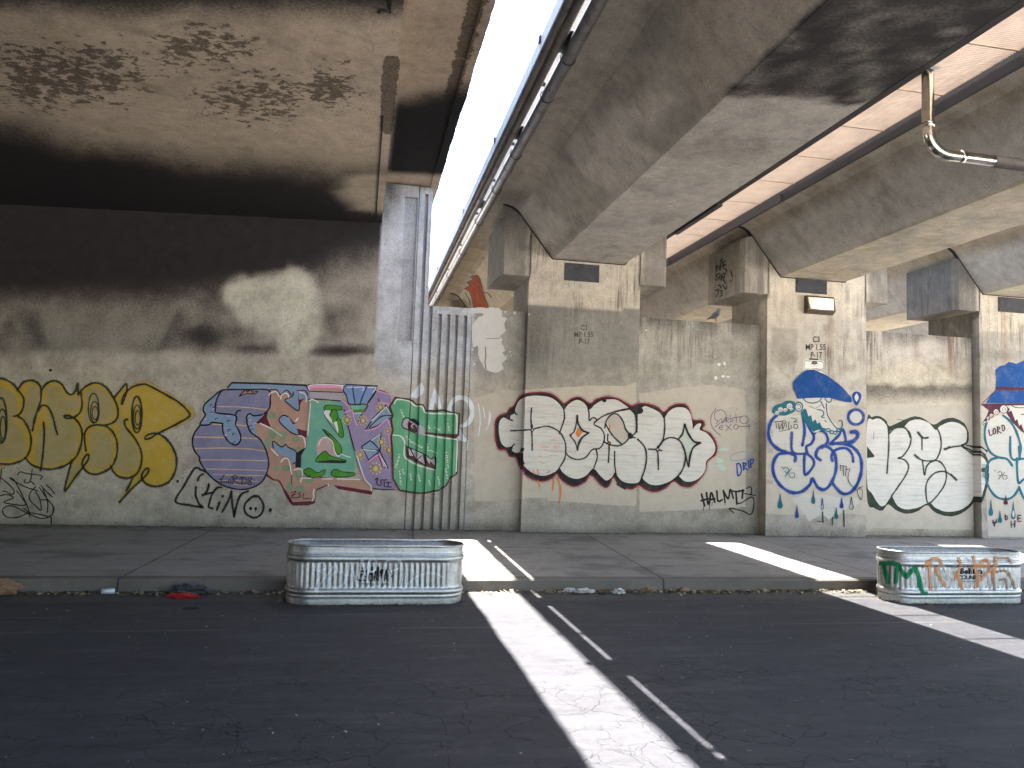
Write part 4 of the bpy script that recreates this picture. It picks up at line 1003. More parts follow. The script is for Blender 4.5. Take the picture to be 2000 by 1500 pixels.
def panel1_tags(par):
    PU = paint('violet_ink', (.06, .03, .11), .1); BU = paint('tag_blue', (.01, .06, .26), .15); PBU = paint('washed_blue', (.2, .3, .42), .5); MI = paint('mint_smear', (.38, .52, .45), .5)
    f = Frame(1200, 740, 5)
    f.lines(PU, 1.15, "995,285 950,350 942,430 975,500 1035,550", "1015,415 980,385 985,325 1040,302 1085,335 1088,390 1060,430", "990,440 1045,390 1048,430 1085,380 1092,430", "1090,405 1115,395 1105,375 1090,400 1115,425", "1130,350 1130,418 1158,405 1135,385", "1150,382 1235,370", "1185,340 1190,425", "1022,480 1060,470 1045,450 1018,485 1060,498", "1085,450 1145,500", "1140,440 1088,508", "1210,465 1322,462", "1315,440 1316,492", "980,470 1035,430")
    f.line(PU, 1.15, ell(1265, 400, 42, 38), closed=True); f.line(PU, 1.15, ell(1185, 470, 22, 22), closed=True)
    for x, y in ((1130, 285), (1195, 295)): f.fill(PU, ell(x, y, 5, 5, n=8))
    build_paint('graffiti_tag', f, WALL, par, 'thin violet handwriting in two lines')
    f = Frame(1200, 740, 5)
    for e in ((1070, 690, 55, 16, 0), (1030, 800, 40, 22, 20), (960, 850, 50, 10, 0), (1050, 865, 40, 26, 25)): f.fill(MI, ell(*e), jag=2.)
    f.line(PBU, 2.2, ell(1225, 755, 100, 40, -12), closed=True)
    f.lines(BU, 3., "1195,830 1205,945 1240,900 1222,830 1195,830", "1255,820 1262,892", "1255,820 1288,830 1265,860 1300,890", "1305,800 1316,872", "1325,790 1332,862", "1325,790 1357,785 1350,820 1330,832")
    build_paint('graffiti_tag', f, WALL, par, 'small blue tag under a washed blue halo')
    f = Frame(1200, 740, 5)
    f.lines(K, 3.6, "850,1125 880,1240", "898,1110 912,1222", "845,1190 915,1170", "925,1225 945,1110 980,1205", "930,1180 980,1172", "1000,1095 1010,1192 1052,1180", "1062,1090 1080,1205", "1062,1090 1110,1170 1130,1080 1160,1165", "1130,1090 1190,1100 1262,1088", "1185,1100 1195,1222", "1255,1085 1246,1165")
    f.lines(K, 2.4, "1195,1215 1240,1210 1300,1170 1345,1155 1362,1200 1335,1320 1250,1290 1150,1265 1120,1270 1165,1308", "1290,1070 1325,1052 1338,1080 1330,1135", "1270,1120 1375,1137")
    f.lines(K, 1.2, "870,1240 866,1290", "930,1220 926,1280", "1080,1205 1078,1230", "955,1200 950,1240")
    build_paint('graffiti_tag', f, WALL, par, 'heavy dripping black tag near the foot of the wall')
    f = Frame(); WS = paint('white_scuff', (.66, .65, .62), .3)
    for x, y, w, h in ((1398, 738, 3, 4), (1404, 712, 3, 3), (1412, 735, 4, 2), (1422, 736, 3, 2), (1415, 710, 2, 4), (1262, 645, 1.5, 1.5)): f.fill(WS, ell(x, y, w, h, n=8), jag=.8)
    build_paint('paint_patch', f, WALL, par, 'small white scuffs')

def figure_parts(f, BU, TL, PF, second=False):
    pass

def piece_column3(par):
    BU = paint('cobalt_blue', (.002, .05, .20), .15); TL = paint('petrol', (.008, .10, .14), .1); PF = paint('chalk_grey', (.47, .455, .41), .25, .3); BL2 = paint('ultramarine', (.007, .042, .21), .15); FL = paint('face_cream', (.50, .475, .42), .1)
    f = Frame(1480, 640, 3.75); f.spray = {BL2: (mist('blue_overspray', (.02, .08, .32)), 1.6)}
    f.fill(paint('buff_tan', BUFF, .12), "62,600 180,575 330,560 520,560 700,590 792,600 794,1370 640,1360 400,1372 60,1365", False, jag=.9)
    f.fill(PF, "95,740 110,660 190,640 320,650 400,760 520,780 620,760 720,850 765,960 755,1080 705,1185 640,1220 540,1145 480,1195 400,1135 330,1205 240,1215 150,1155 105,1030 120,950 180,910 100,850", jag=1.2)
    f.fill(PF, "250,1250 350,1215 480,1220 560,1240 720,1245 745,1290 600,1360 520,1400 470,1370 380,1415 320,1340", False, jag=2.4)
    f.lines(BL2, 6., "140,640 95,690 77,770 97,840 150,890 200,908", "270,975 272,940 220,918 150,930 113,990 115,1070 160,1150 240,1205 320,1200 380,1150 400,1108 440,1170 490,1185 535,1140 570,1050 570,960 545,900 490,865 440,890 425,940 455,968", "540,850 620,848 700,880 750,950 757,1050 730,1140 680,1205 620,1215 570,1170 540,1130")
    f.lines(BL2, 5., "248,770 255,910 360,922", "360,925 402,960 407,1010 345,1075 340,930", "328,640 342,760 325,862", "330,640 380,740 410,800 390,850 355,872 360,922", "410,780 440,752 490,768 512,830 470,880", "545,975 540,930 580,890 650,885 690,930 697,980", "525,852 590,790 620,745 640,838 560,850")
    f.line(BL2, 7.5, "640,845 690,835 728,800 720,765 685,765")
    f.line(BL2, 5.5, ell(717, 655, 56, 54), closed=True); f.fill(PF, ell(717, 655, 44, 43))
    f.fill(BL2, "688,500 700,475 722,467 748,478 758,505 745,540 722,572 700,545"); f.fill(FL, "722,482 736,505 735,520 722,542 709,520 708,505")
    # bearded figure in the beret
    f.fill(FL, "290,520 530,515 525,580 530,660 590,730 545,770 480,745 400,760 330,600 310,545")
    f.fill(TL, "310,625 340,590 355,600 370,650 390,640 400,690 420,670 435,705 450,690 470,730 500,740 495,755 440,748 405,762 340,690", False)
    f.lines(TL, 2.2, "330,518 355,542 400,552 445,540 465,515", "490,520 512,545 535,540 540,518", "500,555 510,640 560,720 602,748", "435,600 475,610 480,640 462,652 485,660", "460,540 485,590", "590,685 612,680 618,720 600,742", "490,680 500,690"); f.lines(TL, 1.1, "375,575 420,590 460,565", "430,600 460,600")
    for x, y in ((515, 750), (540, 765), (565, 770), (590, 750)): f.line(TL, 2.4, ell(x, y, 14, 11, n=9), closed=True)
    f.fill(TL, "103,612 125,570 170,555 190,545 205,535 255,537 275,560 268,612 230,632 190,645 125,635"); f.fill(TL, ell(298, 578, 33, 37)); f.fill(FL, ell(298, 580, 23, 28)); f.line(TL, 1.6, "285,570 300,560 312,580 300,598 288,590")
    for x, y, r in ((140, 625, 15), (165, 600, 18), (200, 603, 15), (230, 575, 21), (245, 598, 12)): f.fill(FL, ell(x, y, r, r*.95)); f.line(TL, 1., ell(x+2, y+4, r*.5, r*.4, n=10), closed=True)
    f.lift = .007
    f.fill(BU, "252,405 300,350 340,316 372,308 410,310 500,348 600,420 650,475 682,512 686,548 640,545 520,515 400,513 290,522 272,470 258,440", False, jag=.5)
    f.lift = 0.
    f.lines(K, 1.3, "118,690 180,685", "130,690 135,735", "150,700 155,745 175,700 180,745 195,705", "205,700 207,730", "225,690 225,740 245,735 240,715", "265,710 262,735 290,735 285,710 265,710", "240,660 285,672 262,690 290,690", "155,760 230,745")
    f.line(K, 1.3, ell(190, 690, 12, 10), closed=True)
    f.lines(TL, 1.2, "185,1035 205,1020 225,1040 210,1065 195,1050", "225,1045 200,1090", "245,1030 225,1060 235,1095 265,1095 265,1065 240,1065", "170,1018 182,1028")
    f.lines(K, 1.2, "600,1005 605,1045", "600,1008 645,1015", "622,1010 625,1085", "645,1015 640,1085", "645,1040 660,1035", "672,1030 660,1120 720,1190", "745,1165 725,1200 755,1260 762,1190 740,1180 765,1160")
    def drop(mat, x, y0, y1, fill=True, w=14):
        pts = [(x, y0), (x+w*.5, y0+(y1-y0)*.5), (x+w, y0+(y1-y0)*.8), (x+w*.6, y1), (x-w*.6, y1), (x-w, y0+(y1-y0)*.8), (x-w*.5, y0+(y1-y0)*.5)]
        f.fill(mat, pts) if fill else f.line(mat, 1.3, pts, closed=True)
    drop(TL, 162, 1212, 1322, w=18); drop(BL2, 285, 1298, 1392); drop(TL, 405, 1185, 1288); drop(BL2, 470, 1250, 1330, False, 9); drop(TL, 572, 1310, 1398); drop(BL2, 612, 1238, 1322); drop(K, 683, 1240, 1328, False, 13)
    f.lines(K, 2., "472,1350 474,1425", "545,1390 543,1445", "626,1335 630,1455"); f.line(K, 1.4, "430,1415 470,1422")
    build_paint('graffiti_figure', f, WALL, par, 'blue graffiti of a bearded face in a beret above bubble letters with raindrops')

def piece_green(par):
    DG = paint('bottle_green', (.022, .034, .02), .1); WF = paint('chalk_white', (.54, .525, .485), .15, .6)
    f = Frame(1680, 680, 3.947); f.spray = {DG: (mist('green_overspray', (.03, .04, .025)), 1.9)}
    f.fill(paint('buff_tan', BUFF, .12), "52,440 300,430 600,440 858,435 858,1400 300,1390 52,1385", False, jag=1.)
    f.fill(DG, "52,565 90,530 150,525 200,560 222,600 300,570 400,528 480,538 565,588 640,550 720,538 800,578 832,650 828,720 795,750 870,790 920,850 928,960 892,1140 845,1225 760,1282 670,1296 570,1262 515,1212 440,1258 360,1276 280,1252 215,1205 170,1252 110,1232 52,1150", jag=.5)
    f.fill(WF, "52,590 100,550 150,545 200,590 217,650 235,635 280,610 335,612 345,600 380,565 440,550 520,570 580,630 620,598 700,568 780,590 820,640 815,720 775,750 860,800 912,870 917,960 880,1120 840,1200 760,1250 660,1260 580,1230 530,1192 440,1230 350,1242 290,1215 255,1162 240,1142 190,1208 150,1210 90,1120 52,1030", jag=.5)
    f.fill(DG, "52,755 112,832 100,842 52,846", False)
    f.lines(DG, 2.7, "214,600 220,750 205,965", "222,660 270,615 340,615 387,670 382,750 330,830 290,848 340,860 372,910 350,980 290,1070 240,1142", "345,612 365,640 385,690", "575,600 612,660 622,760 590,850 540,870 470,860 420,825", "480,870 495,978 512,910 560,870 620,880 662,960 640,1070 530,1195 505,1100 520,1020 580,960 660,955 740,1015", "830,650 826,720 790,750 720,760 650,780", "780,755 880,830 920,890 925,990 890,1140 850,1205")
    f.lines(DG, 3.8, "420,825 445,845", "650,780 690,762", "700,975 740,1015", "445,650 480,690 520,690"); f.line(DG, 2.6, "475,690 475,782"); f.lines(K, 2., "815,750 870,758 915,800", "845,755 890,775 918,790", "870,800 905,820")
    f.lines(K, .8, "105,640 100,700", "280,550 340,555")
    build_paint('graffiti_lettering', f, WALL, par, 'white bubble letters U P S with bottle green outlines')

def piece_column5(par):
    BU = paint('cobalt_blue', (.002, .05, .20), .15); TL = paint('petrol', (.008, .10, .14), .1); PF = paint('chalk_grey', (.47, .455, .41), .25, .3); MA = paint('wine', (.06, .012, .028), .1); FL = paint('face_cream', (.50, .475, .42), .1)
    f = Frame(1680, 680, 3.947)
    f.fill(paint('buff_tan', BUFF, .12), "930,430 1420,430 1420,1460 925,1440", False)
    f.fill(PF, "965,640 1000,560 1060,520 1130,530 1210,640 1420,700 1420,1170 1263,1160 1220,1100 1170,1150 1100,1165 1020,1120 975,1040 975,930 1030,850 980,790 960,710", jag=1.)
    f.fill(FL, "1125,520 1160,430 1400,430 1400,720 1263,660", False)
    f.fill(MA, "930,434 1420,425 1420,440 1120,442 1155,470 1135,500 1100,490 1040,500 985,545 955,590 945,570 975,520 990,480", False)
    f.fill(MA, "1125,500 1165,480 1195,560 1210,545 1225,600 1240,585 1263,640 1330,660 1330,700 1240,640 1170,570", False)
    for x, y, r in ((962, 580, 17), (985, 540, 13), (1010, 520, 16), (1047, 492, 22), (1105, 470, 30)): f.fill(FL, ell(x, y, r, r*1.05)); f.line(MA, 1.3, ell(x, y, r, r*1.05), closed=True); f.line(MA, 1., ell(x+2, y+2, r*.45, r*.45, n=9), closed=True)
    f.lines(MA, 1.6, "1150,430 1190,455 1263,458 1300,440", "1240,510 1300,512")
    f.fill(BU, "1040,170 1075,140 1120,128 1140,105 1200,120 1263,95 1400,110 1420,300 1045,300 1048,240", False, jag=1.2); f.fill(BU, "965,424 1042,325 1420,330 1420,424", False)
    f.fill(MA, "1045,298 1420,303 1420,328 1040,326", False); f.lines(MA, 1.6, "1042,325 1000,370 935,434 1000,430 1400,428")
    f.lines(TL, 4.6, "970,580 958,640 965,720 1000,800 1060,840 1130,855 1170,905", "1060,845 1000,865 968,940 980,1050 1040,1140 1120,1165 1180,1140 1222,1080", "1222,1070 1263,1160 1330,1200", "1155,685 1165,848 1263,852 1400,860", "1100,520 1150,560 1200,640 1235,760 1225,850", "1205,850 1217,1032 1263,1008 1400,940", "1222,760 1228,848")
    f.lines(MA, 2.2, "988,630 1000,675 1018,662", "1055,605 1058,660", "1055,605 1075,615 1058,635 1085,655", "1090,595 1098,640 1112,620 1105,595 1090,595"); f.line(MA, 2.2, ell(1032, 640, 10, 22), closed=True)
    for x, y in ((1120, 620), (1128, 635), (1140, 620)): f.fill(MA, ell(x, y, 3, 3, n=6))
    f.lines(MA, 1.1, "1060,960 1075,950 1092,965 1080,985 1065,975", "1090,970 1065,1010", "1110,960 1095,985 1105,1010 1128,1005 1125,980 1105,985", "1030,940 1040,948")
    for mat, x, y0, y1, fill in ((TL, 1005, 1165, 1290, True), (TL, 1075, 1250, 1345, True), (MA, 1120, 1130, 1205, True), (TL, 1178, 1180, 1315, False)):
        w = 17; pts = [(x, y0), (x+w*.5, y0+(y1-y0)*.5), (x+w, y0+(y1-y0)*.8), (x+w*.6, y1), (x-w*.6, y1), (x-w, y0+(y1-y0)*.8), (x-w*.5, y0+(y1-y0)*.5)]
        f.fill(mat, pts)
        if not fill: f.fill(FL, ell(x, y0+(y1-y0)*.72, 8, 26))
    f.lines(MA, 2., "1020,1325 1035,1370", "1050,1320 1030,1368", "1018,1345 1055,1340", "1115,1285 1120,1325 1135,1305 1115,1285", "1160,1335 1162,1380", "1190,1330 1188,1378", "1162,1358 1190,1355", "1212,1290 1215,1335 1238,1332", "1212,1290 1235,1288", "1214,1312 1232,1310")
    build_paint('graffiti_figure', f, WALL, par, 'graffiti of a bearded face in a blue brimmed hat above teal outlined letters')

def stencil(par, x, y, rows, dx, h, col=(.02, .02, .02), worn=.2):
    f = Frame(); m = paint('stencil_black' if worn < .3 else 'worn_stencil', col, worn)
    for i, (t, ox) in enumerate(rows): f.text(m, t, x+ox, y+i*dx, h, wx=.78, bold=.018)
    build_paint('stencil_lettering', f, WALL, par)
# ---------------------------------------------------------------- stock tanks
TH, TR, TS = .605, .25, .67                     # height, end radius, half of the straight side
TPROF = [(0, .0), (.03, .002), (.068, .002), (.078, .007), (.09, .007), (.098, .0), (.11, .013), (.125, .019), (.142, .019), (.156, .011), (.165, .0), (.185, 0.), (.2, .0), (.25, 0.), (.3, 0.), (.35, 0.), (.4, .0), (.415, 0.), (.43, 0.),
         (.437, .003), (.447, .016), (.462, .02), (.48, .019), (.494, .009), (.5, .0), (.508, .008), (.518, .008), (.526, 0.), (.56, 0.), (.588, .001)]
def t_rad(t):
    for (a, ra), (b, rb) in zip(TPROF, TPROF[1:]):
        if a <= t <= b: return ra+(rb-ra)*(t-a)/(b-a)
    return 0.
PER = 4*TS+2*PI*TR
def t_flute(s, t, smooth_from):
    if not .17 < t < .432: return 0.
    e = sm(.17, .2, t)*sm(.432, .405, t)
    if smooth_from is not None and smooth_from < (s % PER) < smooth_from+.55: e *= .0
    return .0065*e*math.sin(s*2*PI/(PER/76))
def t_xy(s, r):
    """s runs along the rim from the middle of the front towards +x"""
    s = (s+PER/2) % PER-PER/2; sg = 1 if s >= 0 else -1; a = abs(s); R = TR+r
    if a <= TS: return (s, -R)
    a -= TS
    if a <= PI*TR:
        q = a/TR; return (sg*(TS+R*math.sin(q)), -R*math.cos(q))
    return (sg*(TS-(a-PI*TR)), R)
class TankSurf:
    tcuts = (.17, .2, .405, .432, .437, .447, .462, .48, .494, .5, .165, .156, .142, .125, .11)
    def __init__(s, loc, smooth): s.loc = Vector(loc); s.smooth = smooth; s.scuts = [PER/76/6*k for k in range(-190, 191)]
    def map(s, u, v):
        d = ray(u, v); o = EYE-s.loc
        k = (-TR-o.y)/d.y; x = o.x+d.x*k; z = o.z+d.z*k
        if abs(x) <= TS: return (x, z)
        cx = TS if x > 0 else -TS
        a = d.x*d.x+d.y*d.y; b = (o.x-cx)*d.x+o.y*d.y; c = (o.x-cx)**2+o.y**2-TR*TR; q = b*b-a*c
        if q < 0: return (max(-TS-.4, min(TS+.4, x)), z)
        k = (-b-math.sqrt(q))/a; px, py = o.x+d.x*k-cx, o.y+d.y*k; ang = math.atan2(abs(px), -py)
        return ((1 if cx > 0 else -1)*(TS+ang*TR), o.z+d.z*k)
    def place(s, a, t, off):
        x, y = t_xy(a, t_rad(t)+t_flute(a, t, s.smooth)+t_dent(a, t, s.loc.x, s.smooth)+off); return s.loc+Vector((x, y, t))
def t_dent(s, t, key, smooth):
    s = s % PER; d = .005*mn.noise(Vector((math.cos(s*2*PI/PER)*1.6, math.sin(s*2*PI/PER)*1.6, t*3+key)))*sm(0, .1, t)
    if smooth is not None: d += .010*mn.noise(Vector((s*9, t*9, 3)))*sm(0, .1, s-smooth)*sm(.5, .4, s-smooth)*sm(.17, .25, t)*sm(.55, .45, t)
    return d
def build_tank(loc, label, smooth, rim_dent=0.):
    bm = bmesh.new(); ns = 456
    ts = []
    for (a, _), (b, _) in zip(TPROF, TPROF[1:]): ts += [a] if b-a < .02 else [a, (a+b)/2]
    ts.append(TPROF[-1][0])
    rows = []
    for t in ts:
        row = []
        for i in range(ns):
            s = PER*i/ns; d = t_dent(s, t, loc[0], smooth)
            x, y = t_xy(s, t_rad(t)+t_flute(s, t, smooth)+d); row.append(bm.verts.new((x, y, t)))
        rows.append(row)
    for a, b in zip(rows, rows[1:]):
        for i in range(ns): bm.faces.new((a[i], a[(i+1) % ns], b[(i+1) % ns], b[i])).smooth = True
    inner = []
    for t in (.588, .4):
        inner.append([bm.verts.new((*t_xy(PER*i/ns, -.004), t)) for i in range(ns)])
    for i in range(ns):
        bm.faces.new((rows[-1][i], rows[-1][(i+1) % ns], inner[0][(i+1) % ns], inner[0][i]))
        bm.faces.new((inner[0][i], inner[0][(i+1) % ns], inner[1][(i+1) % ns], inner[1][i])).smooth = True
    o = obj('stock_tank', bm, M_GALV, loc=loc); tag(o, label, 'tank', 'galvanised stock tanks by the kerb')
    bm = bmesh.new()
    pts = [(*t_xy(PER*i/120, .004+.003*mn.noise(Vector((i*.3, loc[0], 0)))), .597+.004*mn.noise(Vector((i*.12, 2, loc[0])))) for i in range(120)]
    n = 8; rings = []
    for i, p in enumerate(pts):
        tdir = (Vector(pts[(i+1) % 120])-Vector(pts[i-1])).normalized(); nr = tdir.cross(Vector((0, 0, 1)))
        rings.append([bm.verts.new(Vector(p)+.0125*(math.cos(k*2*PI/n)*nr+math.sin(k*2*PI/n)*Vector((0, 0, 1)))) for k in range(n)])
    for i in range(120):
        for k in range(n):
            bm.faces.new((rings[i][k], rings[i][(k+1) % n], rings[(i+1) % 120][(k+1) % n], rings[(i+1) % 120][k])).smooth = True
    r = obj('rolled_rim', bm, M_GALV); r.parent = o
    bm = bmesh.new()
    vs = [bm.verts.new((*t_xy(PER*i/90, -.005), .43+.02*mn.noise(Vector((i*.5, 1, 1))))) for i in range(90)]
    c = bm.verts.new((0, 0, .45))
    for i in range(90): bm.faces.new((vs[i], vs[(i+1) % 90], c))
    r = obj('soil', bm, simple('dry_soil', (.07, .05, .035), .95, var=.5, scale=20, bump=.6)); r.parent = o
    return o
def tank_logo(f, x, y0, y1, y2, w):
    INK = paint('print_black', (.012, .012, .014), .05)
    f.text(INK, 'Behlen', x, y0, w*.235, wx=1.02, bold=.035); f.text(INK, 'COUNTRY', x, y1, w*.165, wx=.92, bold=.035); f.text(INK, 'Farm & Ranch Equipment', x, y2, w*.052, wx=1.02, bold=.01)
def build_tanks():
    l1 = (.235, 8.47, 0); l2 = (7.15, 8.34, 0)
    t1 = build_tank(l1, 'shiny galvanised stock tank with faint white scrawl standing by the wide sunlit strip', TS+.12)
    f = Frame(540, 1030, 5.263); WS = glaze('white_scrawl', (.66, .68, .72), .8)
    tank_logo(f, 1010, 490, 552, 588, 355)
    sf = TankSurf(l1, TS+.12); build_paint('printed_logo', f, sf, t1, base=.003, step=.00012)
    f = Frame(540, 1030, 5.263)
    f.lines(WS, 3.8, "370,480 395,400 440,370 490,380 503,415 470,440 425,442", "410,385 425,520 400,650 430,655", "425,442 490,480 530,560 520,600", "600,365 570,430 510,500 450,580 415,640", "560,500 600,460 670,455 712,505 690,580 620,620 570,605 545,540 560,500", "600,365 630,440 660,470", "700,545 735,450 760,360 790,470 830,620", "720,490 810,500", "845,520 865,420 880,330 900,420 915,490", "930,560 945,430 965,320 1010,325 1030,380 1010,440 960,455 940,400", "1000,560 1040,610 1075,570 1100,480 1130,380", "1100,420 1140,340 1210,320 1275,345 1270,410 1180,450", "1150,440 1175,540 1200,640", "1300,650 1320,560 1345,470", "1330,600 1390,540 1450,500 1560,470 1650,480 1710,510", "1390,400 1430,520 1480,655 1500,640")
    f.lines(WS, 2.4, "960,320 900,480 880,560", "1270,360 1310,450 1290,560", "1240,330 1290,400")
    build_paint('graffiti_scrawl', f, sf, t1, 'thin white scrawled tag', base=.0045, step=.00012)
    t2 = build_tank(l2, 'galvanised stock tank planter with green and orange spray tags at the right', None)
    f = Frame(1690, 1040, 6.452); GN = paint('spray_green', (.01, .17, .075), .1); OG = paint('faded_orange', (.55, .27, .14), .35); BR = paint('brown_wash', (.34, .22, .15), .5); WS2 = paint('grey_scrawl', (.46, .47, .48), .5)
    tank_logo(f, 1330, 520, 590, 622, 300)
    sf = TankSurf(l2, None); build_paint('printed_logo', f, sf, t2, base=.003, step=.00012)
    f = Frame(1690, 1040, 6.452)
    f.lines(WS2, 2.2, "840,420 900,400 960,520 1050,600", "830,620 920,480 880,560 890,740", "960,360 1010,520 1100,600 1020,730", "1270,320 1330,380 1250,400", "1480,580 1600,460", "1540,540 1570,720", "1130,370 1110,460", "1440,640 1470,770", "1300,690 1380,640")
    build_paint('graffiti_scrawl', f, sf, t2, 'thin grey scrawl under the orange tag', base=.004, step=.00012)
    f = Frame(1690, 1040, 6.452)
    f.lines(BR, 5., "1650,500 1720,480 1790,500 1850,610 1885,700", "1610,560 1630,700 1620,720", "1690,600 1760,590 1790,700", "1640,320 1720,325 1800,330 1820,380")
    f.lines(OG, 6., "735,430 790,360 880,325 935,360 930,430 880,465", "800,370 810,540 822,715", "880,470 940,570 1005,670", "1172,330 1182,450 1130,590", "1120,500 1180,590 1222,705", "1360,310 1365,400 1340,450", "1385,470 1410,560 1390,690", "1360,440 1440,390 1520,340 1535,420 1400,435", "1440,600 1540,500 1610,420 1645,310 1620,450 1600,550")
    build_paint('graffiti_tag', f, sf, t2, 'faded orange and brown spray tag', base=.006, step=.00012)
    f = Frame(1690, 1040, 6.452)
    f.lines(GN, 8.2, "205,390 330,385 420,400", "240,400 262,520 285,630", "415,405 395,510 385,625", "425,415 470,500 520,560", "520,560 570,490 625,435", "625,435 665,560 700,690 712,755 745,762")
    build_paint('graffiti_tag', f, sf, t2, 'thick green spray tag', base=.008, step=.00012)
    f = Frame(1690, 1040, 6.452)
    f.text(paint('print_black', (.012, .012, .014), .05), 'CT BEAUMONT  a-7', 295, 880, 28, wx=.8)
    build_paint('base_lettering', f, sf, t2, base=.003, step=.00012)

# ---------------------------------------------------------------- small fittings
def plate_on(par, x0, x1, z0, z1, y, bolts=False):
    bm = bmesh.new(); box(bm, x0, x1, y-.012, y+.02, z0, z1); bevel(bm, .003)
    o = obj('cover_plate', bm, M_PLATE, par)
    if bolts:
        for x, z in ((x0+.05, z1-.1), (x1-.05, z1-.12), (x0+.03, z0+.05)):
            b = bmesh.new(); tube(b, [(x, y-.03, z), (x, y-.012, z)], .014, 8); tube(b, [(x-.03, y-.028, z-.01), (x+.03, y-.028, z+.01)], .006, 5)
            obj('bolt', b, M_FRAME, o)
    return o
def build_lamp():
    x0, x1, z0, z1, y = 8.10, 8.68, 4.36, 4.70, 13.05
    root = empty('wall_lamp', (8.39, y, 4.53))
    bm = bmesh.new()
    prof_ = [(y-.001, z0), (y-.06, z0-.005), (y-.15, z0+.055), (y-.10, z1-.02), (y-.07, z1), (y-.001, z1)]
    for x in (x0, x1): pass
    a = [bm.verts.new((x0, p, q)) for p, q in prof_]; b = [bm.verts.new((x1, p, q)) for p, q in prof_]
    n = len(prof_); bm.faces.new(a[::-1]); bm.faces.new(b)
    for i in range(n): bm.faces.new((a[i], a[(i+1) % n], b[(i+1) % n], b[i]))
    bevel(bm, .012, 2); bmesh.ops.recalc_face_normals(bm, faces=bm.faces)
    obj('housing', bm, simple('bronze_housing', (.10, .075, .055), .5, .3, .2), root)
    t = NT('lit_lamp_lens')
    sp = t.n('SeparateXYZ'); t.put(sp.inputs[0], t.pos)
    dx = t.mul(t.sub(sp.outputs['X'], 8.41), 3.6); dz = t.mul(t.sub(sp.outputs['Z'], 4.525), 7.)
    r2 = t.add(t.mul(dx, dx), t.mul(dz, dz)); k = t.ramp(r2, 1.1, .0, .07, 1.)
    t.set(Base_Color=(.8, .7, .55), Roughness=.3, Emission_Color=t.mix(k, (1., .55, .22), (1., .76, .46)), Emission_Strength=t.mul(k, .30))
    bm = bmesh.new()
    p0, p1 = Vector((0, y-.15, z0+.06)), Vector((0, y-.10, z1-.025)); nrm = (p1-p0).normalized().cross(Vector((1, 0, 0))).normalized()
    if nrm.y > 0: nrm = -nrm
    def q(x, k, o): v = p0.lerp(p1, k)+nrm*o; return bm.verts.new((x, v.y, v.z))
    A = [q(x0+.05, .06, 0), q(x1-.05, .06, 0), q(x1-.02, .95, 0), q(x0+.02, .95, 0)]; B = [q(x0+.07, .1, .014), q(x1-.07, .1, .014), q(x1-.04, .9, .014), q(x0+.04, .9, .014)]
    bm.faces.new(B)
    for i in range(4): bm.faces.new((A[i], A[(i+1) % 4], B[(i+1) % 4], B[i]))
    bmesh.ops.recalc_face_normals(bm, faces=bm.faces)
    obj('lens', bm, t.m, root)
    tag(root, 'lit rectangular wall light with a warm glowing lens on the column above the stencil', 'lamp')
def build_sign():
    y = 13.05; x0, x1, z1, z0 = 8.09, 8.53, 3.485, 2.86
    bm = bmesh.new()
    def rr(ins, yy, r):
        out = []
        for cx, cz, a0 in ((x1-ins-r, z1-ins-r, 0), (x0+ins+r, z1-ins-r, 90), (x0+ins+r, z0+ins+r, 180), (x1-ins-r, z0+ins+r, 270)):
            out += [(cx+r*math.cos(math.radians(a0+k*15)), cz+r*math.sin(math.radians(a0+k*15))) for k in range(7)]
        return out
    extrude_xz(bm, rr(0, y, .045), y-.0035, y-.0005); bmesh.ops.recalc_face_normals(bm, faces=bm.faces)
    o = obj('sign', bm, simple('sign_white', (.60, .60, .55), .4, var=.1)); tag(o, 'small white no loitering sign half covered by the painted blue beret', 'sign')
    bm = bmesh.new(); a = rr(.016, y, .035); b = rr(.025, y, .03); n = len(a)
    va = [bm.verts.new((p, y-.0042, q)) for p, q in a]; vb = [bm.verts.new((p, y-.0042, q)) for p, q in b]
    for i in range(n): bm.faces.new((va[i], va[(i+1) % n], vb[(i+1) % n], vb[i]))
    obj('border', bm, K, o)
    f = Frame(1500, 690, 9.524); INK = paint('print_black', (.012, .012, .014), .05)
    f.text(INK, 'NO LOITERING', 862, 340, 58, wx=.60, bold=.012); f.text(INK, 'OR CAMPING', 862, 430, 40, wx=.6)
    build_paint('sign_lettering', f, WALL, o, base=.0042, step=.00008); f = Frame(1500, 690, 9.524)
    tree = [(800, 210), (805, 180), (830, 150), (862, 142), (895, 152), (918, 182), (920, 210), (905, 200), (885, 208), (868, 205), (862, 225), (855, 205), (838, 208), (820, 200)]
    f.fill(INK, tree, False); f.lines(paint('sign_white_ink', (.6, .6, .55), 0.), .5, "825,200 845,165", "862,200 862,155", "900,200 880,165"); f.line(INK, .4, "800,238 925,238")
    build_paint('tree_emblem', f, WALL, o, base=.0042, step=.00008)
    bm = bmesh.new(); box(bm, 8.215, 8.40, y-.012, y-.0005, 3.487, 3.515); bevel(bm, .002); obj('bracket', bm, M_FRAME, o)
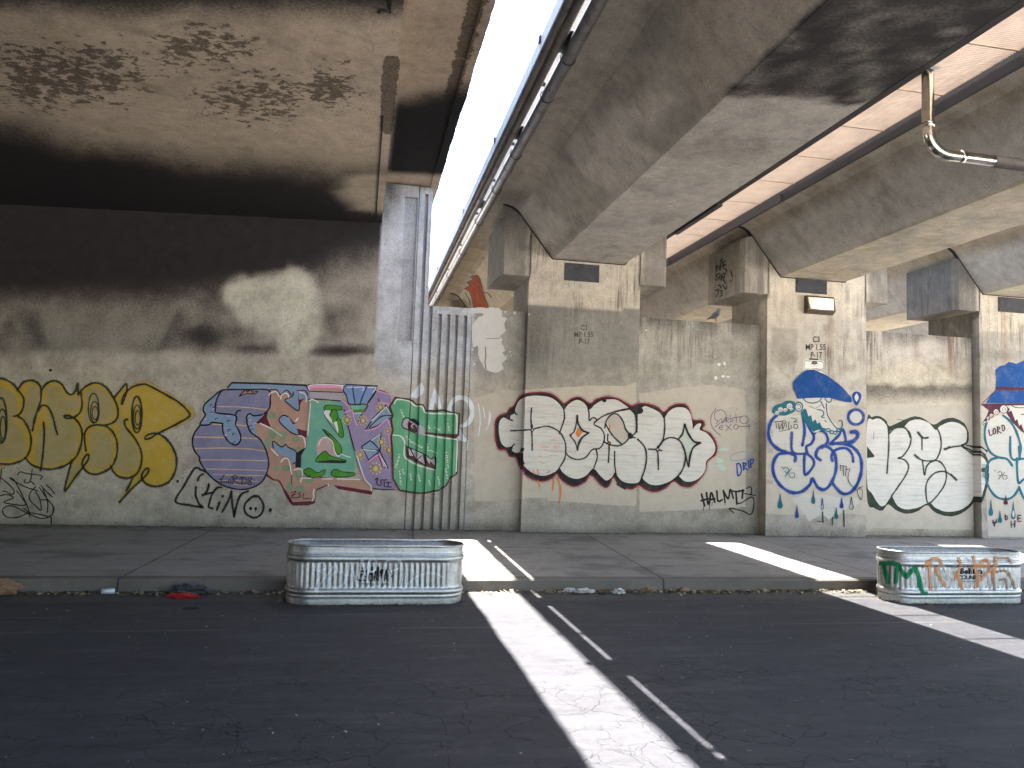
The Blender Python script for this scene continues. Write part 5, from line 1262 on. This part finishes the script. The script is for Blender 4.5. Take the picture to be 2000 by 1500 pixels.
def build_pigeon():
    g = simple('pigeon_grey', (.09, .10, .13), .7, var=.5, scale=40, bump=.1); dk = simple('pigeon_dark', (.025, .025, .035), .6, var=.3)
    root = empty('pigeon', (6.46, 13.37, 4.15))
    ax = [(-.135, .035, .005, .02), (-.10, .052, .012, .03), (-.06, .075, .038, .042), (-.02, .105, .056, .056), (.02, .14, .058, .056), (.045, .172, .046, .044), (.058, .198, .032, .03), (.064, .218, .028, .026), (.072, .235, .024, .022), (.082, .243, .012, .012)]
    bm = bmesh.new(); n = 12; rings = []
    for i, (x, z, r, w) in enumerate(ax):
        a, b = ax[max(0, i-1)], ax[min(len(ax)-1, i+1)]; t = Vector((b[0]-a[0], 0, b[1]-a[1])).normalized(); nn = Vector((-t.z, 0, t.x))
        rings.append([bm.verts.new(Vector((6.46+x, 13.37, 4.15+z))+nn*r*math.cos(k*2*PI/n)+Vector((0, 1, 0))*w*math.sin(k*2*PI/n)) for k in range(n)])
    for a, b in zip(rings, rings[1:]):
        for k in range(n): bm.faces.new((a[k], a[(k+1) % n], b[(k+1) % n], b[k])).smooth = True
    bm.faces.new(rings[0][::-1]); bm.faces.new(rings[-1])
    bmesh.ops.recalc_face_normals(bm, faces=bm.faces); obj('body', bm, g, root)
    bm = bmesh.new(); tube(bm, [(6.54, 13.37, 4.15+.240), (6.556, 13.37, 4.15+.236), (6.572, 13.37, 4.15+.228)], [.008, .006, .001], 8); obj('beak', bm, dk, root)
    for s in (-1, 1):
        bm = bmesh.new()
        pts = [(6.46-.16, 4.15+.03), (6.46-.09, 4.15+.045), (6.46+.0, 4.15+.08), (6.46+.04, 4.15+.13), (6.46+.01, 4.15+.155), (6.46-.05, 4.15+.12)]
        extrude_xz(bm, pts, 13.37+s*.052, 13.37+s*.062); bmesh.ops.recalc_face_normals(bm, faces=bm.faces); obj('wing', bm, dk, root)
        bm = bmesh.new(); x = 6.46+.005; yy = 13.37+s*.02
        tube(bm, [(x, yy, 4.15+.08), (x+.005, yy, 4.15+.03), (x, yy, 4.15+.004)], [.012, .006, .005], 7)
        for q in (-.5, 0, .5): tube(bm, [(x, yy, 4.155), (x+.03*math.cos(q), yy+.03*math.sin(q), 4.153)], .003, 5)
        obj('leg', bm, simple('pigeon_leg', (.3, .1, .08), .6), root)
        bm = bmesh.new(); bmesh.ops.create_icosphere(bm, subdivisions=1, radius=.004, matrix=Matrix.Translation((6.53, 13.37+s*.02, 4.15+.226))); obj('eye', bm, dk, root)
    tag(root, 'dark grey pigeon perched on the low wall between two columns', 'pigeon')

def crumple(name, loc, size, mats, label, cat, seed, amp=.35, rot=0., facet=True):
    bm = bmesh.new(); bmesh.ops.create_icosphere(bm, subdivisions=4, radius=.5)
    cr, srr = math.cos(rot), math.sin(rot)
    for v in bm.verts:
        d = v.co.normalized(); k = 1+amp*(mn.noise(d*2.2+Vector((seed, 0, 0)))*1.1+mn.noise(d*5+Vector((0, seed, 0)))*.6+.3*abs(mn.noise(d*9+Vector((seed, seed, 0)))))
        x, y, z = v.co.x*k*size[0], v.co.y*k*size[1], (v.co.z*k+.5)*size[2]
        v.co = (x*cr-y*srr, x*srr+y*cr, max(0, z))
    o = obj(name, bm, mats, loc=loc); return tag(o, label, cat)
def build_litter():
    def gp(u, v): p = on_z(u, v, 0.); return p
    crumple('paper_bag', (gp(10, 1157).x, 8.78, 0), (.36, .22, .15), simple('brown_paper', (.20, .12, .075), .9, var=.3, scale=14, bump=.4), 'crumpled brown paper bag in the gutter at the far left', 'bag', 1, rot=.2)
    p = gp(212, 1160); root = empty('drink_can', (p.x, p.y-.02, 0))
    bm = bmesh.new(); c = Vector((p.x, p.y-.02, .032)); d = Vector((.98, .2, 0)).normalized()
    tube(bm, [c-d*.062, c-d*.056, c-d*.02, c+d*.012, c+d*.056, c+d*.062], [.022, .031, .029, .03, .031, .024], 14); obj('body', bm, simple('pale_blue_can', (.42, .55, .58), .4, .3, .3, 30, .1), root)
    bm = bmesh.new(); tube(bm, [c+d*.0625, c+d*.064], [.022, .022], 14); obj('lid', bm, M_GALV, root); tag(root, 'crushed pale blue drink can in the gutter', 'can')
    p = gp(372, 1160)
    crumple('jacket', (p.x, 8.76, 0), (.34, .20, .095), simple('dark_grey_cloth', (.045, .045, .055), .9, var=.6, scale=10, bump=.5), 'crumpled dark grey jacket lying against the kerb', 'clothing', 5, amp=.6)
    crumple('red_wrapper', (p.x-.02, 8.58, 0), (.28, .10, .05), simple('red_plastic', (.32, .012, .015), .4, var=.3, scale=14, bump=.4), 'red crumpled wrapper in front of the dark jacket', 'wrapper', 8, amp=.55, rot=-.1)
    for i, (u, v, w, s) in enumerate(((1112, 1157, .13, 3), (1140, 1158, .19, 4), (1208, 1159, .12, 6), (1268, 1154, .14, 9))):
        p = gp(u, v)
        lab = ('small white paper scrap by the kerb, left of the larger scrap', 'largest crumpled white paper scrap lying by the kerb', 'flat white paper scrap right of the largest scrap', 'brownish paper scrap in the leaves right of the white scraps')[i]
        crumple('paper_scrap', (p.x, p.y-.02, 0), (w, .08, .05), simple('dirty_white_paper' if i < 3 else 'brown_scrap', (.42, .41, .40) if i < 3 else (.25, .17, .11), .8, var=.3, scale=12), lab, 'paper', s, amp=.7)['group'] = 'paper scraps by the kerb'
    p = gp(1338, 1156); crumple('paper_scrap', (p.x, p.y, 0), (.1, .06, .05), simple('tan_scrap', (.3, .2, .13), .8, var=.3), 'small tan paper ball near the kerb joint', 'paper', 12, amp=.5)
    p = gp(372, 1189); crumple('rag', (p.x, p.y, 0), (.12, .07, .012), simple('black_rag', (.015, .015, .015), .9), 'flat black rag lying in the road', 'rag', 14, amp=.7)
    # leaves and grit that nobody could count
    def scatter(name, n, fn, mats, label, smin=.012, smax=.04):
        bm = bmesh.new(); rr = random.Random(5)
        for _ in range(n):
            x, y, z = fn(rr); a = rr.random()*6.28; s = smin+(smax-smin)*rr.random()**2; w = s*(.35+.4*rr.random())
            tl = Vector((math.cos(a), math.sin(a), rr.uniform(-.5, .7))).normalized(); tw = Vector((-math.sin(a), math.cos(a), rr.uniform(-.5, .5))).normalized()
            c = Vector((x, y, z+s*.25)); fold = Vector((0, 0, s*.2*rr.random()))
            q = [bm.verts.new(c+tl*s), bm.verts.new(c+tw*w+fold), bm.verts.new(c-tl*s), bm.verts.new(c-tw*w+fold)]
            m = rr.randrange(len(mats))
            for t in ((q[0], q[1], q[2]), (q[0], q[2], q[3])): bm.faces.new(t).material_index = m
        o = obj(name, bm, mats); tag(o, label, 'litter', kind='stuff')
    LM = [simple('dry_leaf', (.20, .145, .075), .8, var=.4), simple('dark_leaf', (.07, .05, .03), .8, var=.4), simple('pale_leaf', (.32, .27, .18), .8, var=.4)]
    clumps = [-3.2, -2.7, -2.1, -1.6, -.95, 2.35, 2.6, 2.85, 3.25, 3.5, 4., 4.3, 4.7, 5.1, 5.5, 6.1, 6.3]
    def kerb(rr):
        x = rr.uniform(-7, 9) if rr.random() < .25 else rr.choice(clumps)+rr.gauss(0, .16)
        return x, 8.905-abs(rr.gauss(0, .085)), .002
    scatter('leaf_litter', 3000, kerb, LM, 'dry leaves and grit gathered along the foot of the kerb')
    def tankfoot(rr):
        c = rr.choice(((.235, 8.47), (7.15, 8.34))); s = rr.uniform(-1.3, .95); x, y = t_xy(s, .02+abs(rr.gauss(0, .03))); return c[0]+x, c[1]+y, .001
    scatter('tank_debris', 420, tankfoot, LM[:2], 'dark leaf debris round the feet of the tanks', .008, .026)
    def wallfoot(rr):
        x = rr.uniform(-6, 12); y = prof(x, .3)-abs(rr.gauss(0, .05)); return x, y, .14+.063*(y-9.09)/4.36
    scatter('wall_debris', 2000, wallfoot, LM[:2], 'dark grit and dead leaves along the foot of the wall', .007, .032)
    def road(rr): return rr.uniform(-4, 9), rr.uniform(3.5, 8.4), .0
    scatter('road_grit', 700, road, [LM[2], simple('pale_grit', (.35, .34, .33), .9)], 'pale grit and fragments scattered over the road', .004, .013)

# ---------------------------------------------------------------- light
def build_light():
    w = bpy.data.worlds.new('World'); S.world = w; w.use_nodes = True; nt = w.node_tree; bg = nt.nodes['Background']
    sky = nt.nodes.new('ShaderNodeTexSky'); sky.sky_type = 'NISHITA'; sky.sun_disc = False
    d = Vector((-.025, .30, 1.)).normalized()
    sky.sun_elevation = math.asin(d.z); sky.sun_rotation = math.atan2(d.x, d.y); sky.air_density = 1.2; sky.dust_density = 2.
    nt.links.new(sky.outputs[0], bg.inputs[0]); bg.inputs[1].default_value = SKY
    L = bpy.data.lights.new('sun', 'SUN'); L.energy = SUN; L.angle = math.radians(.5); L.color = (1., .96, .90)
    o = bpy.data.objects.new('sun', L); COL.objects.link(o); o.rotation_mode = 'QUATERNION'; o.rotation_quaternion = d.to_track_quat('Z', 'Y'); o.location = (0, 20, 40)
    S.view_settings.view_transform = 'Standard'; S.view_settings.look = 'None'; S.view_settings.gamma = 1.; S.view_settings.exposure = EXPO
    S.cycles.max_bounces = 10; S.cycles.diffuse_bounces = 7; S.cycles.glossy_bounces = 4; S.cycles.transparent_max_bounces = 8
    S.cycles.use_denoising = True
    S.cycles.caustics_reflective = False; S.cycles.caustics_refractive = False
SUN, SKY, EXPO = 3.3, .075, 4.1

# ---------------------------------------------------------------- assemble
build_ground()
ab = build_abutment()
build_bridge()
fw = bmesh.new(); box(fw, -2, 60, 34.5, 35, -.1, 8.6); tag(obj('boundary_wall', fw, simple('grey_block_wall', (.12, .115, .125), .9)), 'distant grey wall beyond the columns behind the low walls', 'wall')
g1 = build_girder(GC[0], tone_g1); tag(g1, 'near concrete viaduct girder with a burnt patch on its soffit', 'girder', 'parallel viaduct girders')
g2 = build_girder(GC[1], tone_g2); tag(g2, 'middle clean concrete viaduct girder with the steel downpipe in front', 'girder', 'parallel viaduct girders')
g3 = g2.copy(); COL.objects.link(g3); g3.location.x = GC[2]-GC[1]; tag(g3, 'far right viaduct girder cut by the edge of the photo', 'girder')
g4 = g2.copy(); COL.objects.link(g4); g4.location.x = 17.2-GC[1]; tag(g4, 'farthest viaduct girder glimpsed above the low wall with the green lettering', 'girder', 'parallel viaduct girders')
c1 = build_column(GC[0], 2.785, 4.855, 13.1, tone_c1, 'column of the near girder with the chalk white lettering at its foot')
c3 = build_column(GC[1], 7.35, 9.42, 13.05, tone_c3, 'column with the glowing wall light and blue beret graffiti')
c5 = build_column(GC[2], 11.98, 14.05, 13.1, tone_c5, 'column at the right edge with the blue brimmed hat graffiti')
def tone_far(p): return (.30, .26, .20), .1, .5, 0.
for c, lab in ((GC[0], 'dim far column of the near girder seen beyond the ribbed wall'), (GC[1], 'dim far column of the middle girder beyond the low wall')):
    build_column(c, c-1.035, c+1.035, 21.5, tone_far, lab)
p1 = build_panel(4.86, 7.345, 4.12, tone_panel1, 'low grey wall with dark streaks and small tags between the first two columns')
p2 = build_panel(9.425, 11.975, 4.16, tone_panel2, 'low wall carrying white bubble letters with dark green outlines')
build_grating(); build_deck_pipes(); build_downpipe()
wall_patches(ab); piece_colour(ab); piece_yellow(ab)
patch_on(c1, "1021,762 1090,757 1157,753 1220,754 1243,746 1243,988 1200,987 1130,981 1070,978 1068,972 1021,973")
patch_on(p1, "1249,768 1268,766 1328,757 1352,755 1380,752 1440,758 1455,764 1457,850 1456,990 1360,996 1300,998 1249,1000")
piece_white(c1); panel1_tags(p1); piece_column3(c3); piece_green(p2); piece_column5(c5)
stencil(c1, 1141, 645, (('C1', 0), ('MP 1.55', -1), ('P-17', 0)), 13.5, 10.5, (.05, .048, .042), .45)
stencil(c3, 1594, 668, (('C3', 0), ('MP 1.55', -1), ('P-17', 0)), 15.3, 11.)
plate_on(c1, 3.42, 4.07, 4.655, 4.975, 13.1); plate_on(c3, 7.925, 8.58, 4.755, 5.05, 13.05, True); plate_on(c5, 12.42, 13.1, 4.70, 5.0, 13.1, True)
# tag on the side of the middle column's wing
f = Frame(1360, 420, 5)
f.lines(K, 2.2, "195,500 202,550", "205,545 210,490 235,540 235,470", "255,430 240,450 265,480 240,510 232,500", "290,450 265,460 275,490 295,485", "275,480 270,515 300,540 290,560", "235,570 195,590 220,620 200,640 190,625", "230,600 250,590 255,620 235,625 230,600", "250,640 255,580 285,570", "260,610 275,600", "280,580 270,640", "275,640 290,670", "215,685 240,690 245,715", "260,680 290,725 300,690", "195,740 215,725 215,760 200,800", "235,740 260,740 245,765 260,780 235,795", "340,545 355,600", "338,635 345,645")
xw = 7.35-.53
build_paint('graffiti_tag', f, PlaneSurf((xw, 13, 5), (0, 1, 0), (0, 0, 1), (-1, 0, 0)), c3, base=.006)
# painted splintered timber on the web of the near girder, beyond the wall
RW = paint('red_timber', (.27, .05, .01), .08, 0., .95); RD2 = paint('dark_timber', (.04, .012, .008), .1)
n_ = Vector((-.67, 0, -.54)).normalized()
f = Frame(805, 333, 5)
f.fill(K, "505,1150 560,1120 530,1090 590,1060 560,1030 640,1015 670,1060 690,1150 720,1250 760,1350 600,1345 575,1230 555,1180", False)
f.fill(RW, "520,1152 570,1125 545,1095 600,1062 580,1032 640,1020 664,1062 684,1150 714,1250 752,1350 608,1345 582,1230 562,1180", False)
f.lines(RD2, 1.2, "600,1050 640,1060", "560,1090 640,1080 660,1110", "580,1130 640,1120", "590,1180 640,1340", "620,1150 680,1340", "650,1130 700,1300", "600,1240 620,1340", "680,1250 730,1340")
f.lines(K, 1.6, "700,1190 740,1195 775,1240", "520,1190 560,1260 570,1310")
build_paint('graffiti_timber', f, PlaneSurf((GC[0]-1.0, 20, 5.44), (0, 1, 0), (n_.z, 0, -n_.x), n_), g1, 'painted splintered red timber on the girder side', base=.01)
build_tanks(); build_lamp(); build_sign(); build_pigeon(); build_litter(); build_light()
